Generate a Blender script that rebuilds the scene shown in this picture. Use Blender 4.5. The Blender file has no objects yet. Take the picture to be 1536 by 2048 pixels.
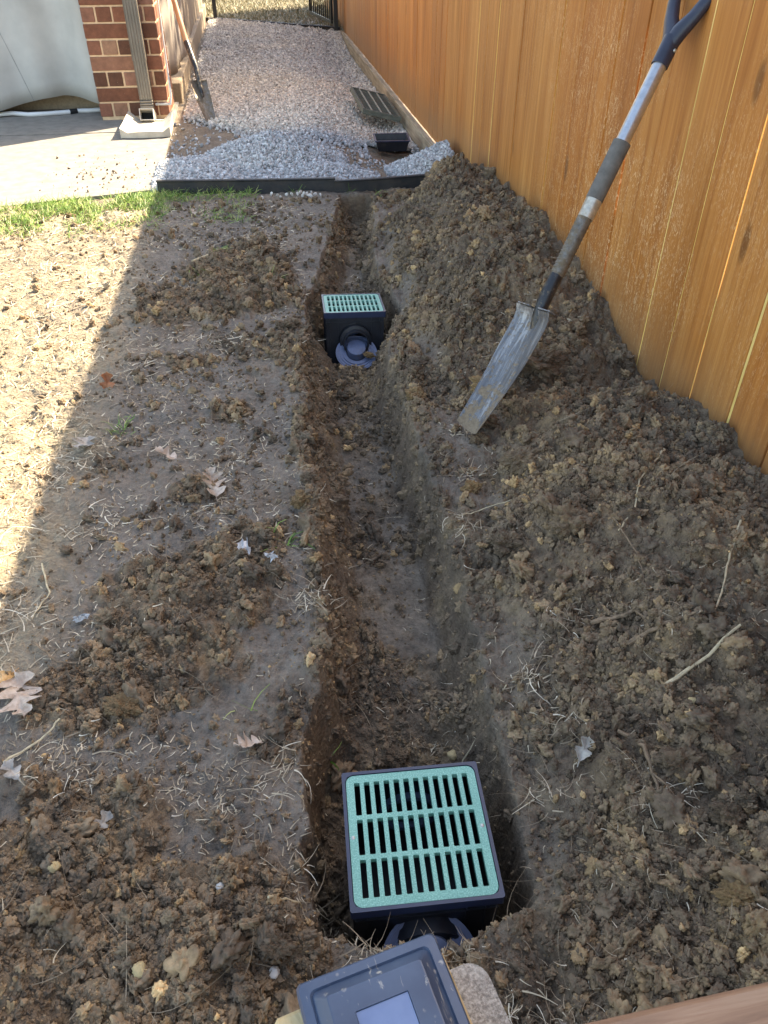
import bpy, bmesh, math, random
import numpy as np
from mathutils import Vector, Matrix, Euler

random.seed(7)
RS = np.random.RandomState(11)
SC = bpy.context.scene
COL = SC.collection
R = math.radians

# ------------------------------------------------------------------ camera, sky, sun, exposure
CAM_H = 1.2
cam = bpy.data.cameras.new('camera')
cam.sensor_fit = 'VERTICAL'; cam.sensor_height = 24.0
cam.lens = 24.0 * 1550.0 / 2048.0
cam.clip_start = 0.02; cam.clip_end = 300
co = bpy.data.objects.new('camera', cam); COL.objects.link(co)
co.matrix_world = Matrix(((0.98928, 0.0881, -0.1164, 0), (-0.1453, 0.6099, -0.7790, 0), (0.0024, 0.7876, 0.6161, CAM_H), (0, 0, 0, 1)))
def _dirn(px, py):
    return Vector((px-768.0, -(py-1024.0), -1550.0)).normalized()
_Y = _dirn(480, -190); _Z = -_dirn(765, 3003.7)
_Y = (_Y - _Z*_Y.dot(_Z)).normalized(); _X = _Y.cross(_Z)
_M = Matrix((_X, _Y, _Z)).to_4x4(); _M.translation = Vector((0, 0, CAM_H))
co.matrix_world = _M
SC.camera = co

SUN_EL, SUN_AZ = 41.0, 33.0        # azimuth measured from +X towards +Y
W = bpy.data.worlds.new('World'); SC.world = W; W.use_nodes = True
wn = W.node_tree.nodes; wl = W.node_tree.links; wn.clear()
sky = wn.new('ShaderNodeTexSky'); sky.sky_type = 'NISHITA'; sky.sun_disc = False
sky.sun_elevation = R(SUN_EL); sky.sun_rotation = R(90-SUN_AZ)
sky.air_density = 1.0; sky.dust_density = 1.6; sky.ozone_density = 1.0
bg = wn.new('ShaderNodeBackground'); bg.inputs['Strength'].default_value = 0.15
wo = wn.new('ShaderNodeOutputWorld')
wl.new(sky.outputs[0], bg.inputs[0]); wl.new(bg.outputs[0], wo.inputs[0])
sl = bpy.data.lights.new('sun', 'SUN'); sl.energy = 4.6; sl.angle = R(0.55); sl.color = (1.0, 0.93, 0.82)
so = bpy.data.objects.new('sun', sl); COL.objects.link(so)
sd = Vector((math.cos(R(SUN_EL))*math.cos(R(SUN_AZ)), math.cos(R(SUN_EL))*math.sin(R(SUN_AZ)), math.sin(R(SUN_EL))))
so.rotation_euler = sd.to_track_quat('Z', 'Y').to_euler(); so.location = (4, 4, 8)
SC.view_settings.view_transform = 'Standard'; SC.view_settings.look = 'None'
SC.view_settings.exposure = 2.18; SC.view_settings.gamma = 1.0
SC.view_settings.use_curve_mapping = False
SC.view_settings.use_white_balance = True
SC.view_settings.white_balance_temperature = 7900; SC.view_settings.white_balance_tint = 10

# ------------------------------------------------------------------ helpers
def tag(o, label=None, cat=None, group=None, kind=None):
    if label: o['label'] = label
    if cat: o['category'] = cat
    if group: o['group'] = group
    if kind: o['kind'] = kind
    return o

def empty(name, loc=(0, 0, 0), label=None, cat=None, group=None, rot=(0, 0, 0)):
    o = bpy.data.objects.new(name, None); COL.objects.link(o)
    o.location = loc; o.rotation_euler = rot; o.empty_display_size = 0.05
    return tag(o, label, cat, group)

class MB:
    def __init__(s): s.v = []; s.f = []
    def add(s, vs, fs):
        n = len(s.v); s.v += [tuple(v) for v in vs]; s.f += [tuple(i+n for i in f) for f in fs]; return s
    def box(s, x0, x1, y0, y1, z0, z1, M=None):
        vs = [Vector(p) for p in ((x0,y0,z0),(x1,y0,z0),(x1,y1,z0),(x0,y1,z0),(x0,y0,z1),(x1,y0,z1),(x1,y1,z1),(x0,y1,z1))]
        if M is not None: vs = [M @ v for v in vs]
        return s.add(vs, [(0,3,2,1),(4,5,6,7),(0,1,5,4),(1,2,6,5),(2,3,7,6),(3,0,4,7)])
    def cbox(s, x0, x1, y0, y1, z0, z1, c=0.002, M=None):
        """box with chamfered edges (24 verts)"""
        xs = (x0, x1); ys = (y0, y1); zs = (z0, z1); vs = []; idx = {}
        for i in (0, 1):
            for j in (0, 1):
                for k in (0, 1):
                    sx = c if i == 0 else -c; sy = c if j == 0 else -c; sz = c if k == 0 else -c
                    for a in range(3):
                        p = Vector((xs[i] + (0 if a == 0 else sx), ys[j] + (0 if a == 1 else sy), zs[k] + (0 if a == 2 else sz)))
                        idx[(i,j,k,a)] = len(vs); vs.append(M @ p if M is not None else p)
        fs = []
        for i in (0, 1):
            q = [idx[(i,0,0,0)], idx[(i,1,0,0)], idx[(i,1,1,0)], idx[(i,0,1,0)]]; fs.append(q if i else q[::-1])
            q = [idx[(0,i,0,1)], idx[(1,i,0,1)], idx[(1,i,1,1)], idx[(0,i,1,1)]]; fs.append(q[::-1] if i else q)
            q = [idx[(0,0,i,2)], idx[(1,0,i,2)], idx[(1,1,i,2)], idx[(0,1,i,2)]]; fs.append(q if i else q[::-1])
        for i in (0, 1):
            for j in (0, 1):
                fs.append([idx[(i,j,0,0)], idx[(i,j,1,0)], idx[(i,j,1,1)], idx[(i,j,0,1)]])
                fs.append([idx[(i,0,j,0)], idx[(i,1,j,0)], idx[(i,1,j,2)], idx[(i,0,j,2)]])
                fs.append([idx[(0,i,j,1)], idx[(1,i,j,1)], idx[(1,i,j,2)], idx[(0,i,j,2)]])
                for k in (0, 1): fs.append([idx[(i,j,k,0)], idx[(i,j,k,1)], idx[(i,j,k,2)]])
        return s.add(vs, fs)
    def tube(s, pts, rad, n=8, caps=True, squash=1.0):
        pts = [Vector(p) for p in pts]; m = len(pts)
        rad = rad if hasattr(rad, '__len__') else [rad]*m
        vs = []; up = None
        for i, p in enumerate(pts):
            t = (pts[min(i+1, m-1)] - pts[max(i-1, 0)]).normalized()
            if up is None:
                up = Vector((0, 0, 1)) if abs(t.z) < .9 else Vector((1, 0, 0))
            a = (up - t*up.dot(t)).normalized(); b = t.cross(a); up = a
            for k in range(n):
                th = 2*math.pi*k/n
                vs.append(p + (a*math.cos(th) + b*math.sin(th)*squash)*rad[i])
        fs = []
        for i in range(m-1):
            for k in range(n):
                fs.append((i*n+k, i*n+(k+1) % n, (i+1)*n+(k+1) % n, (i+1)*n+k))
        if caps: fs.append(tuple(range(n))[::-1]); fs.append(tuple((m-1)*n+k for k in range(n)))
        return s.add(vs, fs)
    def lathe(s, prof, origin, axis, n=32, closed=False):
        """profile (r, h) revolved about axis"""
        axis = Vector(axis).normalized(); u = axis.orthogonal().normalized(); w = axis.cross(u); o = Vector(origin)
        vs = []
        for r, h in prof:
            for k in range(n):
                th = 2*math.pi*k/n; vs.append(o + axis*h + (u*math.cos(th) + w*math.sin(th))*r)
        fs = []
        L = len(prof)
        for i in range(L if closed else L-1):
            j = (i+1) % L
            for k in range(n): fs.append((i*n+k, i*n+(k+1) % n, j*n+(k+1) % n, j*n+k))
        return s.add(vs, fs)
    def mesh(s, name):
        m = bpy.data.meshes.new(name); m.from_pydata(s.v, [], s.f); m.update(); return m
    def build(s, name, mat, parent=None, smooth=False, fixn=True, M=None):
        m = s.mesh(name)
        if fixn:
            b = bmesh.new(); b.from_mesh(m); bmesh.ops.recalc_face_normals(b, faces=b.faces); b.to_mesh(m); b.free()
        if smooth:
            m.polygons.foreach_set('use_smooth', [True]*len(m.polygons))
            try: m.set_sharp_from_angle(angle=R(38))
            except Exception: pass
        return link(name, m, mat, parent, M)

def link(name, m, mat, parent=None, M=None):
    o = bpy.data.objects.new(name, m); COL.objects.link(o)
    if mat and not m.materials: m.materials.append(mat)
    if parent: o.parent = parent
    if M is not None: o.matrix_local = M
    return o

# ------------------------------------------------------------------ material helpers
class NT:
    def __init__(s, name):
        s.m = bpy.data.materials.new(name); s.m.use_nodes = True
        s.n = s.m.node_tree.nodes; s.l = s.m.node_tree.links; s.n.clear()
        s.out = s.n.new('ShaderNodeOutputMaterial'); s.b = s.n.new('ShaderNodeBsdfPrincipled')
        s.l.new(s.b.outputs[0], s.out.inputs[0])
        s.pos = s.n.new('ShaderNodeTexCoord').outputs['Object']
    def set(s, **k):
        for a, v in k.items():
            i = s.b.inputs[{'col': 'Base Color', 'rough': 'Roughness', 'metal': 'Metallic', 'spec': 'Specular IOR Level', 'trans': 'Transmission Weight', 'sss': 'Subsurface Weight', 'coat': 'Coat Weight'}[a]]
            if hasattr(v, 'is_output'): s.l.new(v, i)
            elif isinstance(v, tuple): i.default_value = (*v[:3], 1)
            else: i.default_value = v
        return s
    def scale(s, v, sc):
        n = s.n.new('ShaderNodeVectorMath'); n.operation = 'MULTIPLY'; s.l.new(v, n.inputs[0]); n.inputs[1].default_value = sc; return n.outputs[0]
    def addv(s, v, w):
        n = s.n.new('ShaderNodeVectorMath'); n.operation = 'ADD'; s.l.new(v, n.inputs[0])
        if hasattr(w, 'is_output'): s.l.new(w, n.inputs[1])
        else: n.inputs[1].default_value = w
        return n.outputs[0]
    def noise(s, sc, det=4, rough=.55, vec=None, dist=0, out=0):
        n = s.n.new('ShaderNodeTexNoise'); n.inputs['Scale'].default_value = sc; n.inputs['Detail'].default_value = det
        n.inputs['Roughness'].default_value = rough; n.inputs['Distortion'].default_value = dist
        s.l.new(vec if vec is not None else s.pos, n.inputs['Vector']); return n.outputs[out]
    def vor(s, sc, feat='F1', vec=None, out=0, rnd=1):
        n = s.n.new('ShaderNodeTexVoronoi'); n.feature = feat; n.inputs['Scale'].default_value = sc; n.inputs['Randomness'].default_value = rnd
        s.l.new(vec if vec is not None else s.pos, n.inputs['Vector']); return n.outputs[out]
    def ramp(s, f, stops, interp='LINEAR'):
        n = s.n.new('ShaderNodeValToRGB'); n.color_ramp.interpolation = interp; e = n.color_ramp.elements
        while len(e) < len(stops): e.new(.5)
        for i, (p, c) in enumerate(stops):
            e[i].position = p; c = c if isinstance(c, tuple) else (c, c, c); e[i].color = (*c, 1)
        s.l.new(f, n.inputs[0]); return n.outputs[0]
    def mix(s, f, a, b, mode='MIX'):
        n = s.n.new('ShaderNodeMix'); n.data_type = 'RGBA'; n.blend_type = mode
        for i, v in ((0, f), (6, a), (7, b)):
            if hasattr(v, 'is_output'): s.l.new(v, n.inputs[i])
            elif i == 0: n.inputs[0].default_value = v
            else: n.inputs[i].default_value = (*v[:3], 1) if isinstance(v, tuple) else (v, v, v, 1)
        return n.outputs[2]
    def math(s, op, a, b=0.0, clamp=False):
        n = s.n.new('ShaderNodeMath'); n.operation = op; n.use_clamp = clamp
        for i, v in ((0, a), (1, b)):
            if hasattr(v, 'is_output'): s.l.new(v, n.inputs[i])
            else: n.inputs[i].default_value = v
        return n.outputs[0]
    def attr(s, name, inst=False):
        n = s.n.new('ShaderNodeAttribute'); n.attribute_name = name
        n.attribute_type = 'INSTANCER' if inst else 'GEOMETRY'; return n.outputs['Fac']
    def rand(s): return s.n.new('ShaderNodeObjectInfo').outputs['Random']
    def bump(s, h, strength=.5, dist=.002, prev=None):
        n = s.n.new('ShaderNodeBump'); n.inputs['Strength'].default_value = strength; n.inputs['Distance'].default_value = dist
        s.l.new(h, n.inputs['Height'])
        if prev is not None: s.l.new(prev, n.inputs['Normal'])
        s.l.new(n.outputs[0], s.b.inputs['Normal']); return n.outputs[0]

def soil_colors(t, loosef, posv):
    """brown loose clay soil / grey-brown trodden soil"""
    n1 = t.noise(9, 5, .6, posv); n2 = t.noise(60, 5, .65, posv); n3 = t.noise(2.2, 3, .5, posv); n4 = t.noise(260, 3, .6, posv)
    loose = t.ramp(n1, [(.30, (.118, .083, .055)), (.46, (.170, .122, .080)), (.58, (.215, .155, .098)), (.70, (.275, .196, .112))])
    comp = t.ramp(n1, [(.30, (.128, .104, .080)), (.5, (.170, .141, .112)), (.7, (.215, .181, .145))])
    c = t.mix(loosef, comp, loose)
    c = t.mix(1.0, c, t.ramp(n2, [(.28, .62), (.5, 1.0), (.75, 1.4)]), 'MULTIPLY')
    c = t.mix(1.0, c, t.ramp(n3, [(.3, (.84, .86, .88)), (.7, (1.14, 1.10, 1.04))]), 'MULTIPLY')
    c = t.mix(t.ramp(n4, [(.68, 0.0), (.76, .55)]), c, (.40, .31, .20))
    return c

def mat_soil():
    t = NT('soil'); L = t.attr('loose'); G = t.attr('lawn'); M = t.attr('mulch')
    c = soil_colors(t, L, t.pos)
    gr = t.noise(35, 5, .6); c = t.mix(G, c, t.ramp(gr, [(.3, (.10, .085, .045)), (.5, (.21, .175, .095)), (.7, (.30, .25, .14))]))
    mv = t.scale(t.pos, (40, 95, 60)); mn = t.noise(1.0, 5, .7, mv, .8)
    c = t.mix(t.math('MULTIPLY', M, .8), c, t.ramp(mn, [(.32, (.17, .13, .08)), (.48, (.30, .235, .145)), (.66, (.46, .38, .24))]))
    rg = t.ramp(L, [(0, .58), (1, .88)])
    t.set(col=c, rough=rg, spec=.35)
    wv = t.addv(t.pos, t.scale(t.noise(40, 2, .5, None, 0, 1), (.012, .012, .012)))
    v1 = t.vor(95, 'F1', wv); v2 = t.vor(230, 'F1', wv)
    hh = t.math('ADD', t.math('MULTIPLY', v1, -1.0), t.math('MULTIPLY', v2, -.5))
    hh = t.math('MULTIPLY', hh, t.ramp(L, [(.1, .85), (.7, 1.0)]))
    b = t.bump(hh, .8, .0045)
    b = t.bump(t.noise(120, 6, .72), .7, .004, b)
    b = t.bump(t.noise(430, 4, .7), .7, .002, b)
    return t.m
def mat_crumb():
    t = NT('soil_crumb'); ti = t.attr('tint', True); geo = t.n.new('ShaderNodeNewGeometry').outputs['Position']
    c = soil_colors(t, t.ramp(ti, [(0, .75), (1, 1.0)]), geo)
    c = t.mix(1.0, c, t.ramp(ti, [(0, (.80, .80, .82)), (.5, (1.15, 1.14, 1.12)), (.93, (1.55, 1.50, 1.38)), (.985, (1.9, 1.75, 1.4)), (1, (3.4, 3.2, 2.6))]), 'MULTIPLY')
    t.set(col=c, rough=.9, spec=.25); t.bump(t.noise(420, 4, .7, geo), .5, .0015)
    return t.m
def mat_clod(name, k=(1, 1, 1)):
    t = NT(name); geo = t.n.new('ShaderNodeNewGeometry').outputs['Position']
    c = t.mix(1.0, soil_colors(t, t.ramp(t.noise(5, 2), [(0, .9), (1, 1.0)]), geo), k, 'MULTIPLY')
    t.set(col=c, rough=.88, spec=.3); b = t.bump(t.noise(170, 6, .75, geo), 1.0, .005); return t.m
def mat_gravel():
    t = NT('gravel_stone'); ti = t.attr('tint', True); wm = t.attr('warm', True)
    c = t.ramp(ti, [(0, (.24, .235, .23)), (.2, (.36, .355, .35)), (.55, (.48, .475, .47)), (.85, (.62, .61, .60)), (1, (.80, .79, .77))])
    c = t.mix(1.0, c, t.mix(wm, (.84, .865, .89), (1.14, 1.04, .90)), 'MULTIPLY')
    c = t.mix(1.0, c, t.ramp(t.noise(3, 4), [(.3, .75), (.7, 1.15)]), 'MULTIPLY')
    t.set(col=c, rough=.75, spec=.4); return t.m

def mat_fence():
    t = NT('stained_cedar'); r = t.rand()
    off = t.n.new('ShaderNodeCombineXYZ'); t.l.new(t.math('MULTIPLY', r, 37.0), off.inputs[0]); t.l.new(t.math('MULTIPLY', r, 91.0), off.inputs[2])
    p = t.addv(t.pos, off.outputs[0])
    g1 = t.noise(1.0, 7, .62, t.scale(p, (30, 38, 1.1)), .9)
    g2 = t.noise(1.0, 4, .6, t.scale(p, (160, 240, 5)), .3)
    big = t.noise(1.0, 3, .5, t.scale(p, (3, 5, .9)))
    c = t.ramp(g1, [(.25, (.35, .125, .028)), (.45, (.46, .175, .040)), (.6, (.54, .225, .056)), (.78, (.64, .30, .088))])
    c = t.mix(1.0, c, t.ramp(g2, [(.3, (.90, .89, .87)), (.7, (1.07, 1.08, 1.10))]), 'MULTIPLY')
    c = t.mix(1.0, c, t.ramp(big, [(.3, (.80, .74, .66)), (.7, (1.12, 1.16, 1.22))]), 'MULTIPLY')
    c = t.mix(1.0, c, t.ramp(r, [(0, (.80, .72, .66)), (.3, (1.02, .95, .86)), (.6, (1, 1, 1)), (1, (1.12, 1.20, 1.32))]), 'MULTIPLY')
    # knots
    kv = t.vor(1.0, 'F1', t.scale(p, (1.7, 5.0, 1.7)))
    kn = t.ramp(kv, [(.0, 1.0), (.06, .8), (.10, 0.0)])
    c = t.mix(t.math('MULTIPLY', kn, .75), c, (.10, .035, .010))
    # pale dried scuffs and mud splatter, low down
    sp = t.n.new('ShaderNodeSeparateXYZ'); t.l.new(t.pos, sp.inputs[0])
    yy = t.math('SUBTRACT', 1.0, t.math('MULTIPLY', t.math('ABSOLUTE', t.math('SUBTRACT', sp.outputs[1], 2.5)), .9), True)
    zone = t.math('MULTIPLY', t.math('ADD', yy, .25), t.ramp(t.noise(2.3, 3, .6), [(.40, 0.0), (.58, 1.0)]))
    scv = t.scale(t.pos, (60, 150, 38)); sc = t.noise(1.0, 4, .6, scv, 1.8)
    sc = t.ramp(sc, [(.575, 0.0), (.605, 1.0), (.65, .35)])
    c = t.mix(t.math('MULTIPLY', t.math('MULTIPLY', sc, zone), .95), c, (.90, .66, .38))
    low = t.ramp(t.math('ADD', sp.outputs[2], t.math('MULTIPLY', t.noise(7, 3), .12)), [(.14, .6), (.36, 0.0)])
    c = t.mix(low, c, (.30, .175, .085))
    t.set(col=c, rough=.52, spec=.38); t.bump(g1, .25, .0012, t.bump(g2, .3, .0006)); return t.m
def mat_wood(name, c0, c1, c2, ax=(6, 60, 60), rough=.75, bump=.4):
    t = NT(name); r = t.rand()
    off = t.n.new('ShaderNodeCombineXYZ'); t.l.new(t.math('MULTIPLY', r, 17.0), off.inputs[0]); t.l.new(t.math('MULTIPLY', r, 31.0), off.inputs[1])
    p = t.addv(t.pos, off.outputs[0])
    g = t.noise(1.0, 6, .62, t.scale(p, ax), .5); b = t.noise(4, 3, .5, p)
    c = t.ramp(g, [(.3, c0), (.5, c1), (.7, c2)])
    c = t.mix(1.0, c, t.ramp(b, [(.3, .72), (.7, 1.2)]), 'MULTIPLY')
    t.set(col=c, rough=rough); t.bump(g, bump, .002); return t.m
def mat_plain(name, col, rough=.5, var=.25, vs=20, metal=0, bump=0, bs=200, spec=.5, dirt=None, dc=(.2, .15, .1), ds=8, dth=(.55, .7)):
    t = NT(name); n = t.noise(vs, 5, .6)
    c = t.mix(1.0, col, t.ramp(n, [(.3, 1-var), (.7, 1+var)]), 'MULTIPLY')
    if dirt:
        d = t.ramp(t.noise(ds, 6, .7), [(dth[0], 0.0), (dth[1], dirt)]); c = t.mix(d, c, dc)
        t.set(rough=t.ramp(d, [(0, rough), (1, .9)]))
    else: t.set(rough=rough)
    t.set(col=c, metal=metal, spec=spec)
    if bump: t.bump(t.noise(bs, 4, .6), bump, .002)
    return t.m
def mat_brick(name, col):
    t = NT(name); r = t.rand(); n = t.noise(28, 6, .65); f = t.noise(150, 4, .6)
    hue = t.ramp(r, [(0, (.34, .30, .26)), (.16, (.55, .42, .32)), (.35, (.82, .62, .50)), (.6, (1, 1, 1)), (.8, (1.20, 1.30, 1.15)), (1, (.72, .42, .38))])
    c = t.mix(1.0, col, hue, 'MULTIPLY')
    c = t.mix(1.0, c, t.ramp(n, [(.3, .72), (.55, 1.0), (.75, 1.3)]), 'MULTIPLY')
    c = t.mix(t.ramp(f, [(.66, 0.0), (.74, .5)]), c, (.62, .44, .28))
    t.set(col=c, rough=.9); t.bump(f, .5, .002); return t.m

MT = {}
MT['soil'] = mat_soil(); MT['crumb'] = mat_crumb(); MT['gravel'] = mat_gravel(); MT['fence'] = mat_fence()
MT['clod_brown'] = mat_clod('clod_brown'); MT['clod_ochre'] = mat_clod('clod_ochre', (1.3, 1.18, .92)); MT['clod_dark'] = mat_clod('clod_dark', (.8, .78, .78))
MT['raw'] = mat_wood('raw_pine', (.80, .52, .14), (.90, .64, .20), (.95, .72, .30), (60, 60, 4), .7, .2)
MT['kick'] = mat_wood('weathered_treated_board', (.22, .175, .12), (.36, .295, .20), (.50, .42, .30), (60, 2.2, 45), .85)
MT['rail'] = mat_wood('reddish_handrail_wood', (.19, .100, .058), (.32, .180, .105), (.44, .275, .17), (5, 90, 90), .6)
MT['post'] = mat_wood('yellow_pine_end', (.40, .28, .13), (.55, .41, .21), (.68, .53, .30), (90, 20, 8), .8, .8)
MT['ash'] = mat_wood('orange_ash_handle', (.26, .13, .06), (.36, .19, .09), (.45, .26, .14), (60, 60, 4), .55, .2)
MT['bplastic'] = mat_plain('black_plastic', (.016, .018, .024), .38, .3, 30, spec=.5, dirt=.35, dc=(.10, .085, .065), ds=22, dth=(.58, .75))
MT['rimplastic'] = mat_plain('sky_tinted_black_plastic', (.012, .022, .058), .34, .2, 30, spec=.6)  # black plastic; the sky's blue reflection is put into its base colour
MT['greyplastic'] = mat_plain('blue_grey_plastic', (.115, .145, .235), .42, .2, 30, spec=.5, dirt=.6, dc=(.12, .09, .06), ds=26, dth=(.58, .68))
def mat_grate():
    t = NT('speckled_green_plastic'); n = t.noise(420, 3, .6); m = t.noise(9, 4, .6)
    c = t.ramp(n, [(.30, (.12, .33, .255)), (.5, (.185, .45, .36)), (.7, (.33, .63, .53))])
    c = t.mix(1.0, c, t.ramp(m, [(.3, (.86, .90, .90)), (.7, (1.12, 1.06, 1.05))]), 'MULTIPLY')
    t.set(col=c, rough=.5); t.bump(n, .2, .0006); return t.m
MT['grate'] = mat_grate()
MT['screw'] = mat_plain('zinc_screw', (.45, .45, .42), .4, .2, metal=.8)
MT['steel'] = mat_plain('brushed_steel', (.50, .50, .50), .30, .15, 60, metal=.9, dirt=.25, dc=(.25, .20, .15), ds=20)
MT['ferrule'] = mat_plain('worn_ferrule', (.52, .48, .40), .38, .3, 60, metal=.7, dirt=.4, dc=(.28, .22, .13), ds=40, dth=(.45, .65))
MT['muddy'] = mat_plain('muddy_steel', (.17, .155, .135), .45, .45, 70, metal=.5, dirt=.85, dc=(.20, .155, .10), ds=45, dth=(.42, .6), bump=.5, bs=180)
MT['blade'] = mat_plain('scratched_grey_blade', (.20, .20, .205), .45, .45, 22, metal=.45, dirt=.9, dc=(.20, .155, .10), ds=17, dth=(.46, .60), bump=.5, bs=90)
def mat_blade():
    t = NT('scratched_grey_blade'); sp = t.n.new('ShaderNodeSeparateXYZ'); t.l.new(t.pos, sp.inputs[0])
    st = t.noise(1.0, 5, .65, t.scale(t.pos, (90, 60, 9)), .6); n = t.noise(26, 5, .65); f = t.noise(110, 4, .7)
    c = t.ramp(st, [(.3, (.085, .09, .10)), (.5, (.17, .172, .18)), (.64, (.34, .34, .34))])
    e = t.math('ADD', n, t.math('MULTIPLY', sp.outputs[2], -.62)); mud = t.ramp(e, [(.40, 0.0), (.46, 1.0)])
    mud2 = t.ramp(f, [(.57, 0.0), (.62, .7)]); m = t.math('MAXIMUM', mud, mud2, True)
    c = t.mix(m, c, t.ramp(f, [(.3, (.15, .11, .075)), (.6, (.24, .185, .125))]))
    t.set(col=c, rough=t.ramp(m, [(0, .42), (1, .92)]), metal=t.ramp(m, [(0, .5), (1, 0.0)])); t.bump(t.math('ADD', m, f), .6, .002); return t.m
MT['blade'] = mat_blade()
MT['rubber'] = mat_plain('grey_rubber', (.125, .118, .105), .75, .25, 40)
MT['grip'] = mat_plain('navy_black_grip', (.022, .027, .048), .38, .2, 30, dirt=.3, dc=(.12, .10, .07), ds=30, dth=(.6, .75))
MT['blackpaint'] = mat_plain('black_socket_paint', (.012, .013, .016), .35, .3, dirt=.6, dc=(.22, .17, .11), ds=40, dth=(.52, .62))
MT['edging'] = mat_plain('black_edging', (.022, .024, .027), .6, .3, 12, dirt=.7, dc=(.075, .062, .05), ds=9, dth=(.45, .65), bump=.2)
MT['iron'] = mat_plain('black_iron', (.012, .014, .016), .4, .2)
MT['concrete'] = mat_plain('patio_concrete', (.235, .215, .185), .92, .22, 14, bump=.5, bs=320, dirt=.35, dc=(.22, .19, .15), ds=14, dth=(.6, .68))
MT['splash'] = mat_plain('splash_block_concrete', (.50, .45, .36), .9, .15, 15, bump=.4, bs=200, dirt=.3, dc=(.28, .21, .12), ds=12)
MT['paver'] = mat_plain('pebbly_concrete', (.42, .37, .31), .9, .5, 260, bump=1.0, bs=240, dirt=.6, dc=(.16, .13, .10), ds=230, dth=(.5, .6))
MT['mortar'] = mat_plain('tan_mortar', (.70, .47, .28), .95, .15, 40, bump=.6, bs=160)
MT['brick'] = mat_brick('red_brick', (.30, .145, .095))
MT['downspout'] = mat_plain('taupe_downspout', (.185, .155, .120), .5, .15, 10, dirt=.3, dc=(.30, .26, .2), ds=8)
MT['elbow'] = mat_plain('pale_elbow', (.55, .52, .47), .5, .15, 10)
MT['mouth_shade'] = mat_plain('painted_mouth_shade', (.01, .01, .01), .9, .1)  # near-black colour painted in for the shade inside the elbow
MT['canvas'] = mat_plain('grey_white_canvas', (.46, .455, .42), .8, .16, 2.8, bump=.15, bs=500, dirt=.12, dc=(.40, .36, .27), ds=1.5, dth=(.45, .6))
MT['canvas2'] = mat_plain('beige_canvas', (.34, .29, .24), .85, .10, 2.2, bump=.15, bs=500)
MT['found'] = mat_plain('tan_stucco', (.33, .25, .165), .95, .2, 60, bump=.7, bs=140)
MT['housewall'] = mat_plain('brown_trim_wall', (.27, .205, .145), .8, .10, 3, bump=.1)
MT['hose'] = mat_plain('white_hose', (.62, .63, .62), .45, .08, 10)
MT['panel'] = mat_plain('dusty_olive_panel', (.105, .110, .085), .7, .3, 30, dirt=.5, dc=(.22, .20, .15), ds=14)
MT['panelrib'] = mat_plain('pale_panel_rib', (.27, .27, .22), .7, .2, 30)
MT['roof'] = mat_plain('roof_board', (.35, .33, .3), .8)
MT['bark'] = mat_plain('bark', (.10, .075, .05), .95, .4, 12, bump=.8, bs=30)
def mat_leafy(name, cols, rough=.6, trans=.0):
    t = NT(name); r = t.attr('tint'); c = t.ramp(r, cols)
    c = t.mix(1.0, c, t.ramp(t.noise(30, 3), [(.3, .8), (.7, 1.2)]), 'MULTIPLY')
    t.set(col=c, rough=rough)
    return t.m
MT['straw'] = mat_leafy('straw', [(0, (.15, .11, .07)), (.35, (.30, .235, .155)), (.75, (.50, .42, .29)), (1, (.68, .60, .46))], .7)
MT['grass'] = mat_leafy('grass', [(0, (.07, .15, .02)), (.5, (.14, .26, .035)), (.8, (.26, .35, .07)), (1, (.42, .37, .16))], .5)
MT['drygrass'] = mat_leafy('dry_grass', [(0, (.07, .085, .03)), (.4, (.19, .165, .08)), (.8, (.30, .25, .14)), (1, (.38, .33, .2))], .6)
MT['treeleaf'] = mat_leafy('tree_leaf', [(0, (.03, .07, .015)), (1, (.08, .14, .03))], .5)
def mat_leaf(name, c0, c1, c2):
    t = NT(name); n = t.noise(28, 5, .65); f = t.noise(160, 3)
    c = t.ramp(n, [(.3, c0), (.52, c1), (.7, c2)]); c = t.mix(1.0, c, t.ramp(f, [(.3, .85), (.7, 1.12)]), 'MULTIPLY')
    t.set(col=c, rough=.6); t.bump(f, .3, .001); return t.m
MT['leaf_tan'] = mat_leaf('dry_oak_leaf_pale', (.33, .22, .15), (.47, .37, .29), (.60, .50, .41))
MT['leaf_orange'] = mat_leaf('dry_oak_leaf_orange', (.40, .17, .05), (.55, .30, .10), (.60, .40, .20))
MT['leaf_rust'] = mat_leaf('dry_oak_leaf_rust', (.24, .09, .04), (.34, .13, .055), (.40, .2, .1))
MT['leaf_grey'] = mat_leaf('dry_oak_leaf_grey', (.24, .22, .19), (.33, .30, .26), (.44, .40, .35))
MT['root'] = mat_plain('root_bark', (.21, .145, .090), .85, .45, 60, bump=.8, bs=150)
MT['rootpale'] = mat_plain('pale_stem', (.50, .41, .26), .75, .3, 60, bump=.4, bs=150)
MT['plasticbag'] = mat_plain('dirty_white_plastic', (.42, .43, .43), .35, .25, 40)
MT['pebble'] = mat_plain('pale_pebble', (.58, .55, .50), .7, .2, 50, bump=.3)
MT['pebble_y'] = mat_plain('yellow_pebble', (.46, .35, .18), .8, .25, 60, bump=.5)

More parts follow.
